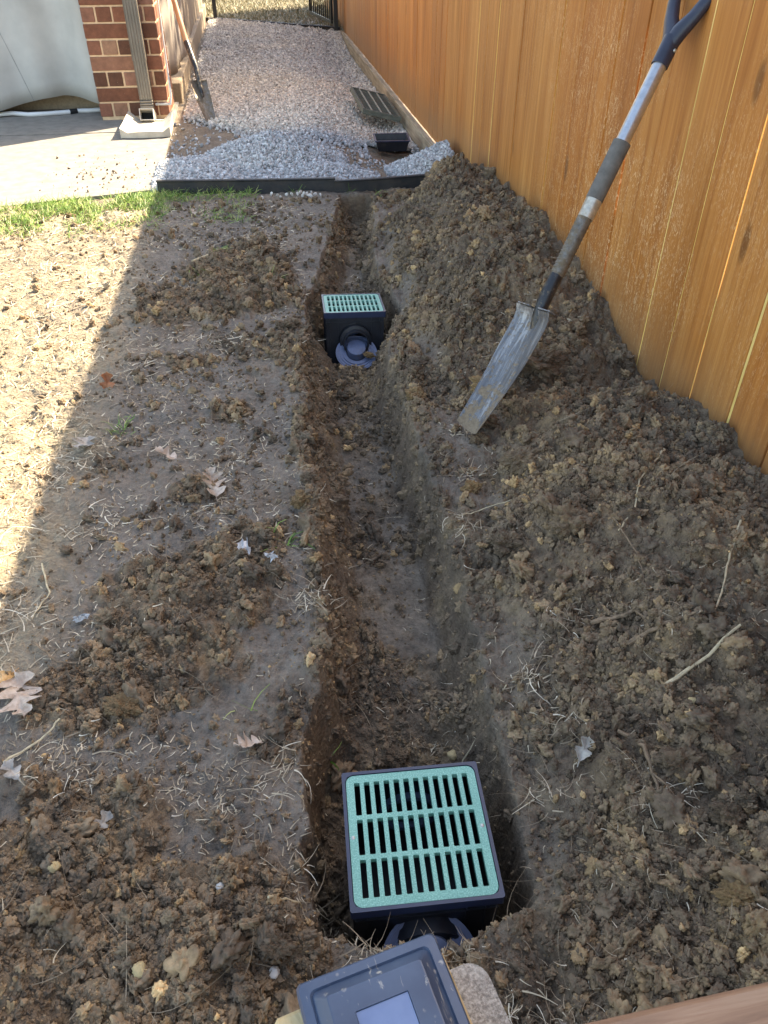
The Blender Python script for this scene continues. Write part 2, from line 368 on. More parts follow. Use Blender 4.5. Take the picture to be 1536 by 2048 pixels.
# ------------------------------------------------------------------ numpy noise
def _h(ix, iy, seed):
    n = (ix.astype(np.int64)*374761393 + iy.astype(np.int64)*668265263 + seed*1274126177) & 0xffffffff
    n = ((n ^ (n >> 13))*1274126177) & 0xffffffff
    n = ((n ^ (n >> 15))*2246822519) & 0xffffffff
    return ((n ^ (n >> 16)) & 0xffffff)/16777216.0
def vnoise(x, y, seed=0):
    ix = np.floor(x); iy = np.floor(y); fx = x-ix; fy = y-iy; fx = fx*fx*fx*(fx*(fx*6-15)+10); fy = fy*fy*fy*(fy*(fy*6-15)+10)
    ix = ix.astype(np.int64); iy = iy.astype(np.int64)
    a = _h(ix, iy, seed); b = _h(ix+1, iy, seed); c = _h(ix, iy+1, seed); d = _h(ix+1, iy+1, seed)
    return ((a+(b-a)*fx) + ((c+(d-c)*fx)-(a+(b-a)*fx))*fy)*2-1
def fbm(x, y, f, octv=4, seed=0, g=.5):
    s = 0; a = 1.0; t = 0
    for i in range(octv):
        cs, sn = math.cos(i*.7), math.sin(i*.7)
        s = s + a*vnoise((x*cs-y*sn)*f, (x*sn+y*cs)*f, seed+i*13); t += a; a *= g; f *= 2.03
    return s/t
def clumps(x, y, cell, seed, rmin=.35, rmax=.75):
    """hemispherical lumps of random size, one per cell"""
    gx = x/cell; gy = y/cell; ix = np.floor(gx); iy = np.floor(gy); out = np.zeros_like(x)
    for dx in (-1, 0, 1):
        for dy in (-1, 0, 1):
            jx = (ix+dx).astype(np.int64); jy = (iy+dy).astype(np.int64)
            px = jx + _h(jx, jy, seed); py = jy + _h(jx, jy, seed+1); rr = rmin + (rmax-rmin)*_h(jx, jy, seed+2)**2
            e = 1 - ((gx-px)**2 + (gy-py)**2)/(rr*rr)
            out = np.maximum(out, np.sqrt(np.maximum(e, 0))*rr)
    return out*cell
def sst(a, b, v):
    t = np.clip((v-a)/(b-a), 0, 1); return t*t*(3-2*t)

# ------------------------------------------------------------------ terrain
ty = [.30, .48, .505, .53, .60, .80, .90, .98, 1.2, 1.6, 2.0, 2.4, 2.62, 2.72, 2.95, 3.05, 3.4, 3.8, 4.2, 4.3]
tL = [.14, .10, .03, -.025, -.03, -.025, -.01, .02, .05, .06, .06, .07, .10, .11, .12, .17, .23, .31, .375, .38]
fL = [.16, .12, .06, -.01, -.01, -.005, .02, .07, .125, .150, .165, .180, .21, .165, .17, .24, .32, .39, .44, .44]
fR = [.16, .15, .22, .285, .285, .28, .265, .275, .295, .312, .308, .305, .35, .42, .42, .37, .395, .445, .505, .51]
tR = [.18, .20, .27, .32, .325, .335, .342, .352, .368, .372, .366, .366, .42, .465, .46, .43, .455, .51, .56, .57]
tz = [0, 0, -.10, -.25, -.25, -.25, -.21, -.172, -.165, -.16, -.16, -.162, -.165, -.215, -.21, -.15, -.14, -.14, -.16, -.16]
toe_y = [-.5, .3, .55, .8, 1.1, 1.5, 1.75, 1.95, 2.15, 2.5, 3.0, 3.6, 4.25]
toe_x = [.24, .24, .34, .37, .42, .48, .58, .56, .47, .46, .48, .51, .84]
zf_y = [-.5, .8, 1.33, 1.54, 1.66, 1.77, 1.94, 2.03, 2.1, 2.25, 2.43, 2.68, 2.9, 3.3, 3.7, 4.0, 4.2, 4.40, 4.5]
zf_z = [.15, .16, .15, .115, .122, .112, .05, .02, .06, .085, .115, .17, .18, .178, .16, .165, .12, .03, 0]

def pile(x, y, cx, cy, rx, ry, rot, seed):
    c, s = math.cos(rot), math.sin(rot); u = ((x-cx)*c+(y-cy)*s)/rx; v = (-(x-cx)*s+(y-cy)*c)/ry
    d = np.sqrt(u*u+v*v) + .30*fbm(x, y, 9, 3, seed) + .12*fbm(x, y, 34, 2, seed+5)
    return np.clip(1-d, 0, 1)
PILES = [(-.12, 3.20, .25, .33, .2, .062, 31), (-.30, 2.86, .27, .17, .25, .045, 32), (-.02, 2.92, .16, .18, 0, .035, 37),
         (-.25, 1.25, .23, .18, .1, .048, 33), (-.32, 1.07, .26, .13, .15, .042, 34), (-.14, 1.42, .17, .08, .3, .03, 35),
         (-.46, .50, .42, .36, 0, .075, 36), (-.15, .46, .22, .20, 0, .045, 38), (-.16, 2.08, .09, .07, 0, .02, 39),
         (-.26, 1.68, .08, .06, 0, .018, 40), (-.62, .62, .30, .22, .0, .05, 41), (.03, 2.45, .07, .22, 0, .025, 42), (-.30, 2.42, .10, .06, 0, .015, 43)]

def terrain(x, y, fine=True):
    near = (y < 4.36) & (y > -.6) & (x < 1.2) & (x > -2.0)
    # mound by the fence
    xt = np.interp(y, toe_y, toe_x) + .04*fbm(x, y, 6, 3, 3)
    zf = np.interp(y, zf_y, zf_z)
    m = np.clip((x-xt)/np.maximum(.90-xt, .14), 0, 1.0); mound = zf*(1.15*np.sin(m*math.pi/2)**.85)
    mound = mound*(1 - .13*sst(.86, 1.10, x)) 
    Lm = sst(-.02, .10, x-xt)
    z = .016*fbm(x, y, 2.0, 4, 1) * near
    rside = sst(-.09, -.01, x-np.interp(y, ty, tR))*near
    L = np.maximum(Lm*near, rside*np.clip(.62+.9*fbm(x, y, 5, 3, 19), .12, .9)*(1-.75*np.exp(-((x-.50)/.07)**2-((y-1.83)/.13)**2)))
    L = np.maximum(L, near*(x < .1)*(x > -.55)*.5*sst(.10, .5, fbm(x, y, 3.2, 4, 18)))
    for (cx, cy, rx, ry, rot, h, sd) in PILES:
        p = pile(x, y, cx, cy, rx, ry, rot, sd); pl = sst(0, .22, p)
        z = z + h*(p**.6)*(.75+.3*fbm(x, y, 12, 2, sd+50)); L = np.maximum(L, pl)
    z = z + mound
    # spoil ridge on the left rim
    xl = np.interp(y, ty, tL)
    rid = np.exp(-((x-xl+.012)/.028)**2)*(.55+.9*fbm(x, y, 9, 2, 21))*sst(.92, 1.1, y)*(1-sst(2.5, 2.75, y))
    rid = np.clip(rid, 0, 1.3); z = z + .020*rid; L = np.maximum(L, sst(.1, .5, rid))
    # soft soil along both trench sides
    wob = .012*fbm(x, y, 14, 3, 61) + .006*fbm(x, y, 45, 2, 62)
    a = np.interp(y, ty, tL) + wob; b = np.interp(y, ty, fL) + wob*.7; c = np.interp(y, ty, fR) - wob*.8; d = np.interp(y, ty, tR) + wob
    fz = np.interp(y, ty, tz) + .012*fbm(x, y, 11, 3, 63)
    s = np.minimum(np.clip((x-a)/(b-a+1e-6), 0, 1), np.clip((d-x)/(d-c+1e-6), 0, 1))
    act = ((y > .30) & (y < 4.27))
    s = np.where(act, s, 0); s = s*(1-sst(4.21, 4.25, y))
    ss = s**.9
    z = z*(1-ss) + fz*ss
    wallm = ((s > 0.02) & (s < .97)).astype(float)
    Lw = np.maximum(L, sst(.0, .12, s)*np.where(x > (b+c)/2, 1.0, .85))
    fl = .30+.50*sst(-.15, .35, fbm(x, y, 8, 4, 65)); fl = np.where((y < 1.08) | ((y > 2.25) & (y < 3.0)), .85, fl)
    wf = sst(.70, 1.0, s + .22*fbm(x, y, 13, 3, 66)*(s > .3)); L = Lw*(1-wf) + fl*wf
    L = np.clip(L + .0, 0, 1)
    if fine:
        wx = x + .010*fbm(x, y, 22, 2, 71); wy = y + .010*fbm(x, y, 22, 2, 72)
        c1 = clumps(wx, wy, .085, 101, .22, .62); c2 = clumps(wx, wy, .040, 111, .3, .7); c3 = clumps(wx, wy, .019, 121); c4 = clumps(wx, wy, .009, 131)
        bump = .50*c1 + .60*c2 + .80*c3 + .60*c4 - .017
        amp = L*np.where(wallm > 0, np.where(x > (b+c)/2, 1.05, .6), 1.0)
        c0 = clumps(wx*.8, wy, .15, 161, .2, .6); z = z + near*sst(.03, .10, mound)*(.42*c0-.008)*(s < .02)
        z = z + bump*amp*near
        flat = (1-L)
        z = z + near*flat*(.012*fbm(x, y, 9, 4, 81, .6) + .0068*fbm(x, y, 48, 4, 82, .62) + .35*clumps(wx, wy, .014, 171, .1, .7)*sst(-.2, .3, fbm(x, y, 9, 2, 84)) + .10*clumps(wx, wy, .05, 141, .1, .55)*sst(.0, .5, fbm(x, y, 5, 2, 83)))
        # ragged scraped walls
        z = z + wallm*near*(.010*fbm(x, y*.5, 30, 3, 91) + .004*fbm(x, y, 95, 2, 92))
    # sunny rough turf on the left
    mul = sst(.45, .62, -x)*near*(y > 1.1)
    mul = mul*np.clip(.75 + .7*fbm(x, y, 4, 3, 95), 0, 1)
    if fine: z = z + mul*(.010*fbm(x, y, 16, 4, 96) + .40*clumps(x, y, .045, 151, .1, .7) + .004*fbm(x, y, 45, 3, 152))*(1-L)
    # gravel yard beyond the edging
    gy = sst(4.30, 4.34, y)
    zg = -.012 - .120*sst(.3, 1.0, x)*sst(4.35, 5.3, y)*(1-sst(9.5, 11.5, y)) + .010*fbm(x, y, 2.2, 3, 97) - .02*np.clip(1-np.abs(x-.9)/.3, 0, 1)*sst(4.8, 5.3, y)
    if fine: zg = zg + .004*fbm(x, y, 30, 3, 98)
    z = z*(1-gy) + zg*gy; L = L*(1-gy) + .45*gy
    # lawn at the back
    bx = 12.18 - (x+.39)*.80
    lw = sst(-.02, .02, y-bx); z = z*(1-lw) + (.0 + .02*fbm(x, y, 1.5, 3, 99))*lw
    # below the patio slab
    pat = sst(.66, .72, -x)*sst(0, .08, y-(4.46+(x+.58)*.267)); z = z - .10*pat
    # flat land far away
    return z, L, lw, mul*(1-gy)

def heap(x, y):
    """gravel surface above the yard ground"""
    d = np.sqrt(((x-.06)/.46)**2 + ((y-5.02)/.40)**2) + .10*fbm(x, y, 5, 2, 201)
    h = .155*np.clip(1-d, 0, 1)**.85
    d2 = np.sqrt(((x+.36)/.32)**2 + ((y-4.72)/.42)**2) + .10*fbm(x, y, 5, 2, 202); h = np.maximum(h, .065*np.clip(1-d2, 0, 1)**.7)
    d3 = np.sqrt(((x-1.08)/.38)**2 + ((y-4.74)/.50)**2) + .10*fbm(x, y, 5, 2, 203); h = np.maximum(h, .19*np.clip(1-d3, 0, 1)**.9)
    d4 = np.sqrt(((x-.25)/.42)**2 + ((y-4.62)/.30)**2) + .10*fbm(x, y, 5, 2, 204); h = np.maximum(h, .05*np.clip(1-d4, 0, 1)**.7)
    return h
def bed(x, y):
    fe = np.interp(x, [-.6, -.4, .0, .57, .75, 1.1], [6.22, 5.95, 5.48, 5.40, 5.52, 5.50]) + .07*fbm(x, y, 5, 2, 211)
    return sst(0, .22, y-fe)*(y < 12.18-(x+.39)*.80-.03)

def axis_pts(segs):
    out = [segs[0][0]]
    for (a, b, st) in segs:
        n = max(1, int(round((b-a)/st))); out += list(a + (b-a)*(np.arange(1, n+1)/n))
    return np.array(out)
XS = axis_pts([(-60, -10, 10), (-10, -3, 1), (-3, -1.6, .1), (-1.6, -.75, .010), (-.75, .60, .0045), (.60, 1.14, .0052), (1.14, 1.5, .06), (1.5, 3, .3), (3, 10, 1.4), (10, 60, 10)])
YS = axis_pts([(-60, -8, 8), (-8, -1, 1), (-1, .1, .05), (.1, .30, .008), (.30, 1.3, .0042), (1.3, 2.4, .006), (2.4, 4.36, .0085), (4.36, 6.4, .03), (6.4, 12.6, .10), (12.6, 20, .6), (20, 90, 10)])
GX, GY = np.meshgrid(XS, YS)
GZ, GL, GW, GM = terrain(GX, GY)
nx, ny = len(XS), len(YS)
def grid_mesh(name, X, Y, Z):
    h, w = X.shape; me = bpy.data.meshes.new(name)
    co_ = np.stack([X, Y, Z], -1).reshape(-1, 3).astype(np.float32)
    i = np.arange((h-1)*(w-1)); r_ = i//(w-1); c_ = i % (w-1); a = r_*w+c_
    q = np.stack([a, a+1, a+w+1, a+w], 1).astype(np.int32)
    me.vertices.add(len(co_)); me.vertices.foreach_set('co', co_.ravel())
    me.loops.add(q.size); me.loops.foreach_set('vertex_index', q.ravel())
    me.polygons.add(len(q)); me.polygons.foreach_set('loop_start', np.arange(0, q.size, 4, dtype=np.int32))
    me.update(calc_edges=True); me.polygons.foreach_set('use_smooth', np.ones(len(q), dtype=bool))
    return me
gm = grid_mesh('ground', GX, GY, GZ)
for nm, A in (('loose', GL), ('lawn', GW), ('mulch', GM)):
    at = gm.attributes.new(nm, 'FLOAT', 'POINT'); at.data.foreach_set('value', A.astype(np.float32).ravel())
ground = link('ground', gm, MT['soil']); tag(ground, kind='structure')

def gsample(x, y, A=None):
    A = GZ if A is None else A
    x = np.asarray(x, float); y = np.asarray(y, float)
    i = np.clip(np.searchsorted(XS, x)-1, 0, nx-2); j = np.clip(np.searchsorted(YS, y)-1, 0, ny-2)
    fx = (x-XS[i])/(XS[i+1]-XS[i]); fy = (y-YS[j])/(YS[j+1]-YS[j])
    return (A[j, i]*(1-fx)+A[j, i+1]*fx)*(1-fy) + (A[j+1, i]*(1-fx)+A[j+1, i+1]*fx)*fy
def gz(x, y): return float(gsample([x], [y])[0])

# ------------------------------------------------------------------ scattering (geometry nodes, for uncountable stuff only)
def rock_mesh(name, seed, sub, amp, mat, flatten=1.0, angular=False):
    b = bmesh.new(); bmesh.ops.create_icosphere(b, subdivisions=sub, radius=1.0)
    rr = random.Random(seed); ph = [Vector((rr.uniform(-9, 9), rr.uniform(-9, 9), rr.uniform(-9, 9))) for _ in range(4)]
    from mathutils import noise as mn
    planes = [(Vector((rr.gauss(0, 1), rr.gauss(0, 1), rr.gauss(0, 1))).normalized(), rr.uniform(.55, .85)) for _ in range(9)]
    for v in b.verts:
        p = v.co.copy(); n = p.normalized()
        if angular:
            for (pn, d) in planes:
                e = p.dot(pn)
                if e > d: p = p - pn*(e-d)
            p = p*(1+amp*.3*mn.noise(n*2+ph[0]))
        else:
            v1 = mn.voronoi(n*1.9+ph[1])[0][0]; v2 = mn.voronoi(n*4.2+ph[2])[0][0]
            p = n*(1.18 + amp*.6*mn.noise(n*1.2+ph[0]) - amp*.75*(v1-.25) - amp*.45*(v2-.2) + amp*.15*mn.noise(n*9+ph[3]))
        p.z *= flatten; v.co = p
    m = bpy.data.meshes.new(name); b.to_mesh(m); b.free()
    if not angular: m.polygons.foreach_set('use_smooth', [True]*len(m.polygons))
    if mat: m.materials.append(mat)
    return m

def scatter(name, protos, P, ROT, SCL, PID, attrs, kind='stuff'):
    n = len(P); me = bpy.data.meshes.new(name); me.vertices.add(n); me.vertices.foreach_set('co', np.asarray(P, np.float32).ravel())
    for nm, A in (('rot', ROT), ('scl', SCL)):
        a = me.attributes.new(nm, 'FLOAT_VECTOR', 'POINT'); a.data.foreach_set('vector', np.asarray(A, np.float32).ravel())
    a = me.attributes.new('pid', 'INT', 'POINT'); a.data.foreach_set('value', np.asarray(PID, np.int32))
    for nm, A in attrs.items():
        a = me.attributes.new(nm, 'FLOAT', 'POINT'); a.data.foreach_set('value', np.asarray(A, np.float32))
    o = bpy.data.objects.new(name, me); COL.objects.link(o)
    pc = bpy.data.collections.new(name+'_shapes')
    for i, pm in enumerate(protos):
        po = bpy.data.objects.new('%s_shape_%02d' % (name, i), pm); pc.objects.link(po)
    g = bpy.data.node_groups.new(name+'_nodes', 'GeometryNodeTree')
    g.interface.new_socket('Geometry', in_out='INPUT', socket_type='NodeSocketGeometry')
    g.interface.new_socket('Geometry', in_out='OUTPUT', socket_type='NodeSocketGeometry')
    N = g.nodes; L = g.links
    gi = N.new('NodeGroupInput'); go = N.new('NodeGroupOutput'); iop = N.new('GeometryNodeInstanceOnPoints'); ci = N.new('GeometryNodeCollectionInfo')
    ci.inputs['Collection'].default_value = pc; ci.inputs['Separate Children'].default_value = True; ci.inputs['Reset Children'].default_value = True
    def na(nm, ty):
        q = N.new('GeometryNodeInputNamedAttribute'); q.data_type = ty; q.inputs['Name'].default_value = nm
        return [s for s in q.outputs if s.enabled and s.name == 'Attribute'][0]
    L.new(gi.outputs[0], iop.inputs['Points']); L.new(ci.outputs[0], iop.inputs['Instance']); iop.inputs['Pick Instance'].default_value = True
    L.new(na('pid', 'INT'), iop.inputs['Instance Index']); L.new(na('scl', 'FLOAT_VECTOR'), iop.inputs['Scale'])
    er = N.new('FunctionNodeEulerToRotation'); L.new(na('rot', 'FLOAT_VECTOR'), er.inputs[0]); L.new(er.outputs[0], iop.inputs['Rotation'])
    L.new(iop.outputs[0], go.inputs[0])
    md = o.modifiers.new('scatter', 'NODES'); md.node_group = g
    tag(o, kind=kind); return o

# ---- loose soil crumbs and small clods
crumb_protos = [rock_mesh('crumb_%d' % i, 40+i, 3, .85, MT['crumb'], .85) for i in range(4)] + [rock_mesh('crumb_big_%d' % i, 60+i, 4, .95, MT['crumb'], .8) for i in range(4)]
def crumb_points(n, y0, y1, rk, rmax, pw=1.0):
    y = y0*np.exp(RS.rand(n)*math.log(y1/y0)); x = RS.uniform(-1.25, 1.10, n)
    keep = np.abs(x - .05*y) < .48+.42*y+.0*y; x, y = x[keep], y[keep]
    L = gsample(x, y, GL); z = gsample(x, y)
    pr = np.clip((L-.2)*1.4, np.where(rk < .003, .15, .06), 1)*(1-.75*np.clip(gsample(x, y, GM)*1.6, 0, 1))*np.clip(.55+1.3*fbm(x, y, 7, 3, 301), .15, 1)
    k = RS.rand(len(x)) < pr; x, y, z = x[k], y[k], z[k]
    r = rk*(.55+.35*y)*np.exp(RS.exponential(.42, len(x))); r = np.minimum(r, rmax)
    return x, y, z, r
xs_, ys_, zs_, rs_ = [], [], [], []
for args in ((150000, .22, 1.35, .0019, .011), (110000, 1.3, 4.2, .0020, .014), (26000, .22, 1.6, .0046, .014), (16000, 1.5, 4.2, .0044, .018), (2600, .25, 4.2, .0088, .027)):
    a_, b_, c_, d_ = crumb_points(*args); xs_.append(a_); ys_.append(b_); zs_.append(c_); rs_.append(d_)
x_, y_, z_, r_ = map(np.concatenate, (xs_, ys_, zs_, rs_))
# keep the basins clear
def in_basin(x, y): return ((x > .03) & (x < .285) & (y > .52) & (y < .81)) | ((x > .16) & (x < .425) & (y > 2.69) & (y < 2.96))
k = ~in_basin(x_, y_); x_, y_, z_, r_ = x_[k], y_[k], z_[k], r_[k]
n_ = len(x_); sc_ = np.stack([r_*RS.uniform(.8, 1.35, n_), r_*RS.uniform(.8, 1.25, n_), r_*RS.uniform(.65, 1.0, n_)], 1)
crumbs = scatter('soil_crumbs', crumb_protos, np.stack([x_, y_, z_+r_*RS.uniform(.0, .65, n_)], 1), RS.uniform(0, 6.28, (n_, 3)), sc_, np.where(r_ > .0055, 4+RS.randint(0, 4, n_), RS.randint(0, 4, n_)), {'tint': RS.rand(n_)})
tag(crumbs, 'loose crumbs of brown clay soil over the spoil heaps and trench sides', 'soil')

# ---- gravel
gp = [rock_mesh('gravel_%d' % i, 80+i, 2, .3, MT['gravel'], .75, True) for i in range(7)]
n = 140000; y = 4.34*np.exp(RS.rand(n)*math.log(12.3/4.34)); x = RS.uniform(-.60, 1.10, n)
hp = heap(x, y); bd = bed(x, y); zb = gsample(x, y)
pr = np.maximum(np.clip(hp*60, 0, 1), bd); pr = np.maximum(pr, .012+.05*(fbm(x, y, 4, 2, 221) > .25)+.10*((x > .6) & (y > 5.2)))
k = (RS.rand(n) < pr) & (x < 1.06 - .0*y) & (y > 4.40-.12*(x+.56)/1.4+.0)
k &= ~((x > .70) & (x < 1.02) & (y > 5.32) & (y < 5.66)) & ~((x < -.53) & (y > 6.1))
x, y, zb, hp, bd = x[k], y[k], zb[k], hp[k], bd[k]; n = len(x)
r = RS.uniform(.0065, .0138, n)*(1+.05*np.maximum(y-5, 0))
z = zb + hp + bd*.022 + .008*fbm(x, y, 6, 2, 222)*bd + r*RS.uniform(-.6, .7, n)
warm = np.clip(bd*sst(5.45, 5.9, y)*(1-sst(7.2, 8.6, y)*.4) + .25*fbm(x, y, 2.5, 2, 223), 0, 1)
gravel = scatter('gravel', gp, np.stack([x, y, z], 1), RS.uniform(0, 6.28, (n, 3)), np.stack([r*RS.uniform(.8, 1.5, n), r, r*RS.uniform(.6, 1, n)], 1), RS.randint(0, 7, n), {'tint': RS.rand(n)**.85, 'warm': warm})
tag(gravel, 'pale grey limestone gravel bed and heaps between fence and house', 'gravel')
# body of the heaps under the stones
hx, hy = np.meshgrid(np.arange(-.58, 1.075, .025), np.arange(4.42, 5.6, .025)); hz = gsample(hx, hy) + heap(hx, hy)*.96 - .006
hm = grid_mesh('gravel_heap_core', hx, hy, hz)
ho = link('gravel_heap_core', hm, mat_plain('gravel_core', (.22, .215, .205), .9, .4, 90, bump=1, bs=90)); tag(ho, 'packed gravel at the core of the heaps behind the black edging', 'gravel', kind='stuff')

# ---- straw, dead grass bits
def ribbons(name, X, Y, LEN, WID, mat, lift=.25, up=None, z=None, seg=3, curl=.6, tint=None):
    n = len(X); z0 = gsample(X, Y) if z is None else z
    th = RS.uniform(0, 6.28, n); el = (RS.rand(n)**2*lift) if up is None else up
    d = np.stack([np.cos(th)*np.cos(el), np.sin(th)*np.cos(el), np.sin(el)], 1)
    side = np.stack([-np.sin(th), np.cos(th), np.zeros(n)], 1); b = RS.uniform(-curl, curl, n)
    V = []
    for s_ in range(seg+1):
        t = s_/seg; c = np.stack([X, Y, z0+.002], 1) + d*(LEN*t)[:, None] + side*(b*LEN*t*t)[:, None]
        if up is not None: c = c + np.stack([np.cos(th), np.sin(th), -.8*np.ones(n)], 1)*(LEN*.45*t*t*RS.rand(n))[:, None]
        w = (WID*(1-.65*t))[:, None]
        V += [c - side*w*.5, c + side*w*.5 + (np.array([0, 0, 1.0])*w*.35)]
    V = np.stack(V, 1)                          # n, 2(seg+1), 3
    base = (np.arange(n)*2*(seg+1))[:, None]
    F = np.concatenate([base + np.array([[2*s_, 2*s_+1, 2*s_+3, 2*s_+2]]) for s_ in range(seg)], 0)
    me = bpy.data.meshes.new(name); me.vertices.add(V.shape[0]*V.shape[1]); me.vertices.foreach_set('co', V.astype(np.float32).ravel())
    F = F.astype(np.int32); me.loops.add(F.size); me.loops.foreach_set('vertex_index', F.ravel())
    me.polygons.add(len(F)); me.polygons.foreach_set('loop_start', np.arange(0, F.size, 4, dtype=np.int32)); me.update(calc_edges=True)
    a = me.attributes.new('tint', 'FLOAT', 'POINT'); tt = RS.rand(n) if tint is None else tint
    a.data.foreach_set('value', np.repeat(tt, 2*(seg+1)).astype(np.float32))
    return link(name, me, mat)
def yx(n, y0, y1, x0, x1):
    y = y0*np.exp(RS.rand(n)*math.log(y1/y0)); return RS.uniform(x0, x1, n), y
X1, Y1 = yx(16000, .5, 4.2, -.75, .12); k = (gsample(X1, Y1, GL) < .5) | (RS.rand(len(X1)) < .10); k &= RS.rand(len(X1)) < np.clip(.45+1.2*fbm(X1, Y1, 5, 3, 311), .05, 1); X1, Y1 = X1[k], Y1[k]
X2, Y2 = yx(14000, 1.0, 4.1, -2.0, -.60)
X3, Y3 = yx(4200, .3, 4.2, .1, 1.08); k = RS.rand(len(X3)) < np.clip(.30+1.3*fbm(X3, Y3, 6, 3, 312), .04, 1); X3, Y3 = X3[k], Y3[k]
tc = [(.02, 1.22, .05, 60), (.09, .50, .05, 60), (.155, .495, .05, 50), (.05, .49, .04, 35), (.40, 1.42, .05, 30), (.47, 1.62, .04, 30), (.42, .93, .05, 40), (.44, .80, .05, 35), (.37, .68, .04, 22), (.24, .39, .03, 20), (.30, .35, .04, 26), (-.03, .62, .04, 22), (-.34, 1.9, .06, 30), (-.55, 1.9, .09, 60), (-.45, .87, .08, 40), (.55, 1.02, .06, 40), (-.05, .37, .05, 24), (.5, 1.83, .05, 45), (-.18, 2.5, .12, 60), (-.5, 1.55, .12, 60), (-.6, 1.25, .1, 50), (.52, .62, .04, 16), (-.48, 2.35, .1, 40), (-.07, .80, .07, 30)]
X4 = np.concatenate([c[0]+RS.randn(c[3])*c[2]*.45 for c in tc]); Y4 = np.concatenate([c[1]+RS.randn(c[3])*c[2]*.45 for c in tc])
XA = np.concatenate([X1, X2, X3, X4]); YA = np.concatenate([Y1, Y2, Y3, Y4]); k = ~in_basin(XA, YA); XA, YA = XA[k], YA[k]
isT = np.concatenate([np.zeros(len(X1)+len(X2)+len(X3)), np.ones(len(X4))])[k]
LN = np.where(isT > 0, .012+.045*RS.rand(len(XA))**1.8, RS.uniform(.006, .026, len(XA))*(.75+.2*YA)); LN = LN*np.where(XA < -.6, 1.5, 1)
WD = RS.uniform(.0011, .0025, len(XA))*(.65+.45*YA)*np.where(isT > 0, 1.1, 1)
o = ribbons('straw_litter', XA, YA, LN, WD, MT['straw'], .35, z=gsample(XA, YA)+np.where(gsample(XA, YA, GL) > .4, .005, .0005)+isT*RS.rand(len(XA))*.008, seg=4, curl=.95, tint=np.clip(RS.rand(len(XA))*.85+.10+isT*.05, 0, 1))
tag(o, 'scattered bits of dry straw and dead grass lying on the trodden soil', 'straw', kind='stuff')
# hair roots in the spoil
X, Y = yx(900, .35, 3.6, -.6, 1.08); k = (gsample(X, Y, GL) > .5) & ~in_basin(X, Y); X, Y = X[k], Y[k]
o = ribbons('hair_roots', X, Y, RS.uniform(.03, .10, len(X)), RS.uniform(.0005, .0010, len(X))*(1+.3*Y), MT['straw'], .5, seg=6, curl=.9, z=gsample(X, Y)+.008, tint=RS.rand(len(X))*.45)
tag(o, 'fine hair roots curling out of the dug clay', 'roots', kind='stuff')
# green grass along the patio edge
X = RS.uniform(-1.9, -.05, 34000); Y = RS.uniform(3.55, 4.55, 34000)
edge = 4.44+(X+.58)*.267 - (X > -.58)*(X+.58)*.42
den = sst(.75, .12, edge-Y)*(Y < edge)*(1-sst(-.55, -.30, X)*.72)*np.clip(.45+1.5*fbm(X, Y, 7, 3, 321)*1.3+.25*sst(.25, .0, edge-Y), .0, 1)
X5, Y5 = yx(2500, 1.4, 2.4, -1.3, -.72); den5 = np.clip(-.25+1.6*fbm(X5, Y5, 5, 2, 322)+.6*sst(-.8, -1.0, X5), 0, .6); k5 = RS.rand(len(X5)) < den5
k = RS.rand(len(X)) < den; X = np.concatenate([X[k], X5[k5]]); Y = np.concatenate([Y[k], Y5[k5]])
tu = [(.0, 3.02, 12), (-.22, 3.35, 30), (-.31, 3.12, 12), (.60, 4.20, 16), (.16, 4.28, 8), (-.48, 2.02, 25), (-.02, 1.42, 10), (.43, 4.27, 8), (-.12, .95, 3), (.02, .92, 4)]
X = np.concatenate([X]+[RS.normal(c[0], .018, c[2]) for c in tu]); Y = np.concatenate([Y]+[RS.normal(c[1], .018, c[2]) for c in tu])
n = len(X); o = ribbons('grass', X, Y, RS.uniform(.02, .06, n), RS.uniform(.0022, .0045, n), MT['grass'], up=RS.uniform(.25, 1.35, n), seg=3, curl=.7)
tag(o, 'green grass growing along the patio edge and in small tufts', 'grass', kind='stuff')
# dry lawn beyond
X = RS.uniform(-1.6, 2.4, 30000); Y = RS.uniform(10.6, 17.5, 30000); k = Y > 12.20-(X+.39)*.80; X, Y = X[k], Y[k]; n = len(X)
o = ribbons('lawn', X, Y, RS.uniform(.04, .09, n), RS.uniform(.006, .011, n), MT['drygrass'], up=RS.uniform(.3, 1.3, n), seg=2, curl=.4)
tag(o, 'dry tan lawn beyond the gravel yard', 'lawn', kind='stuff')

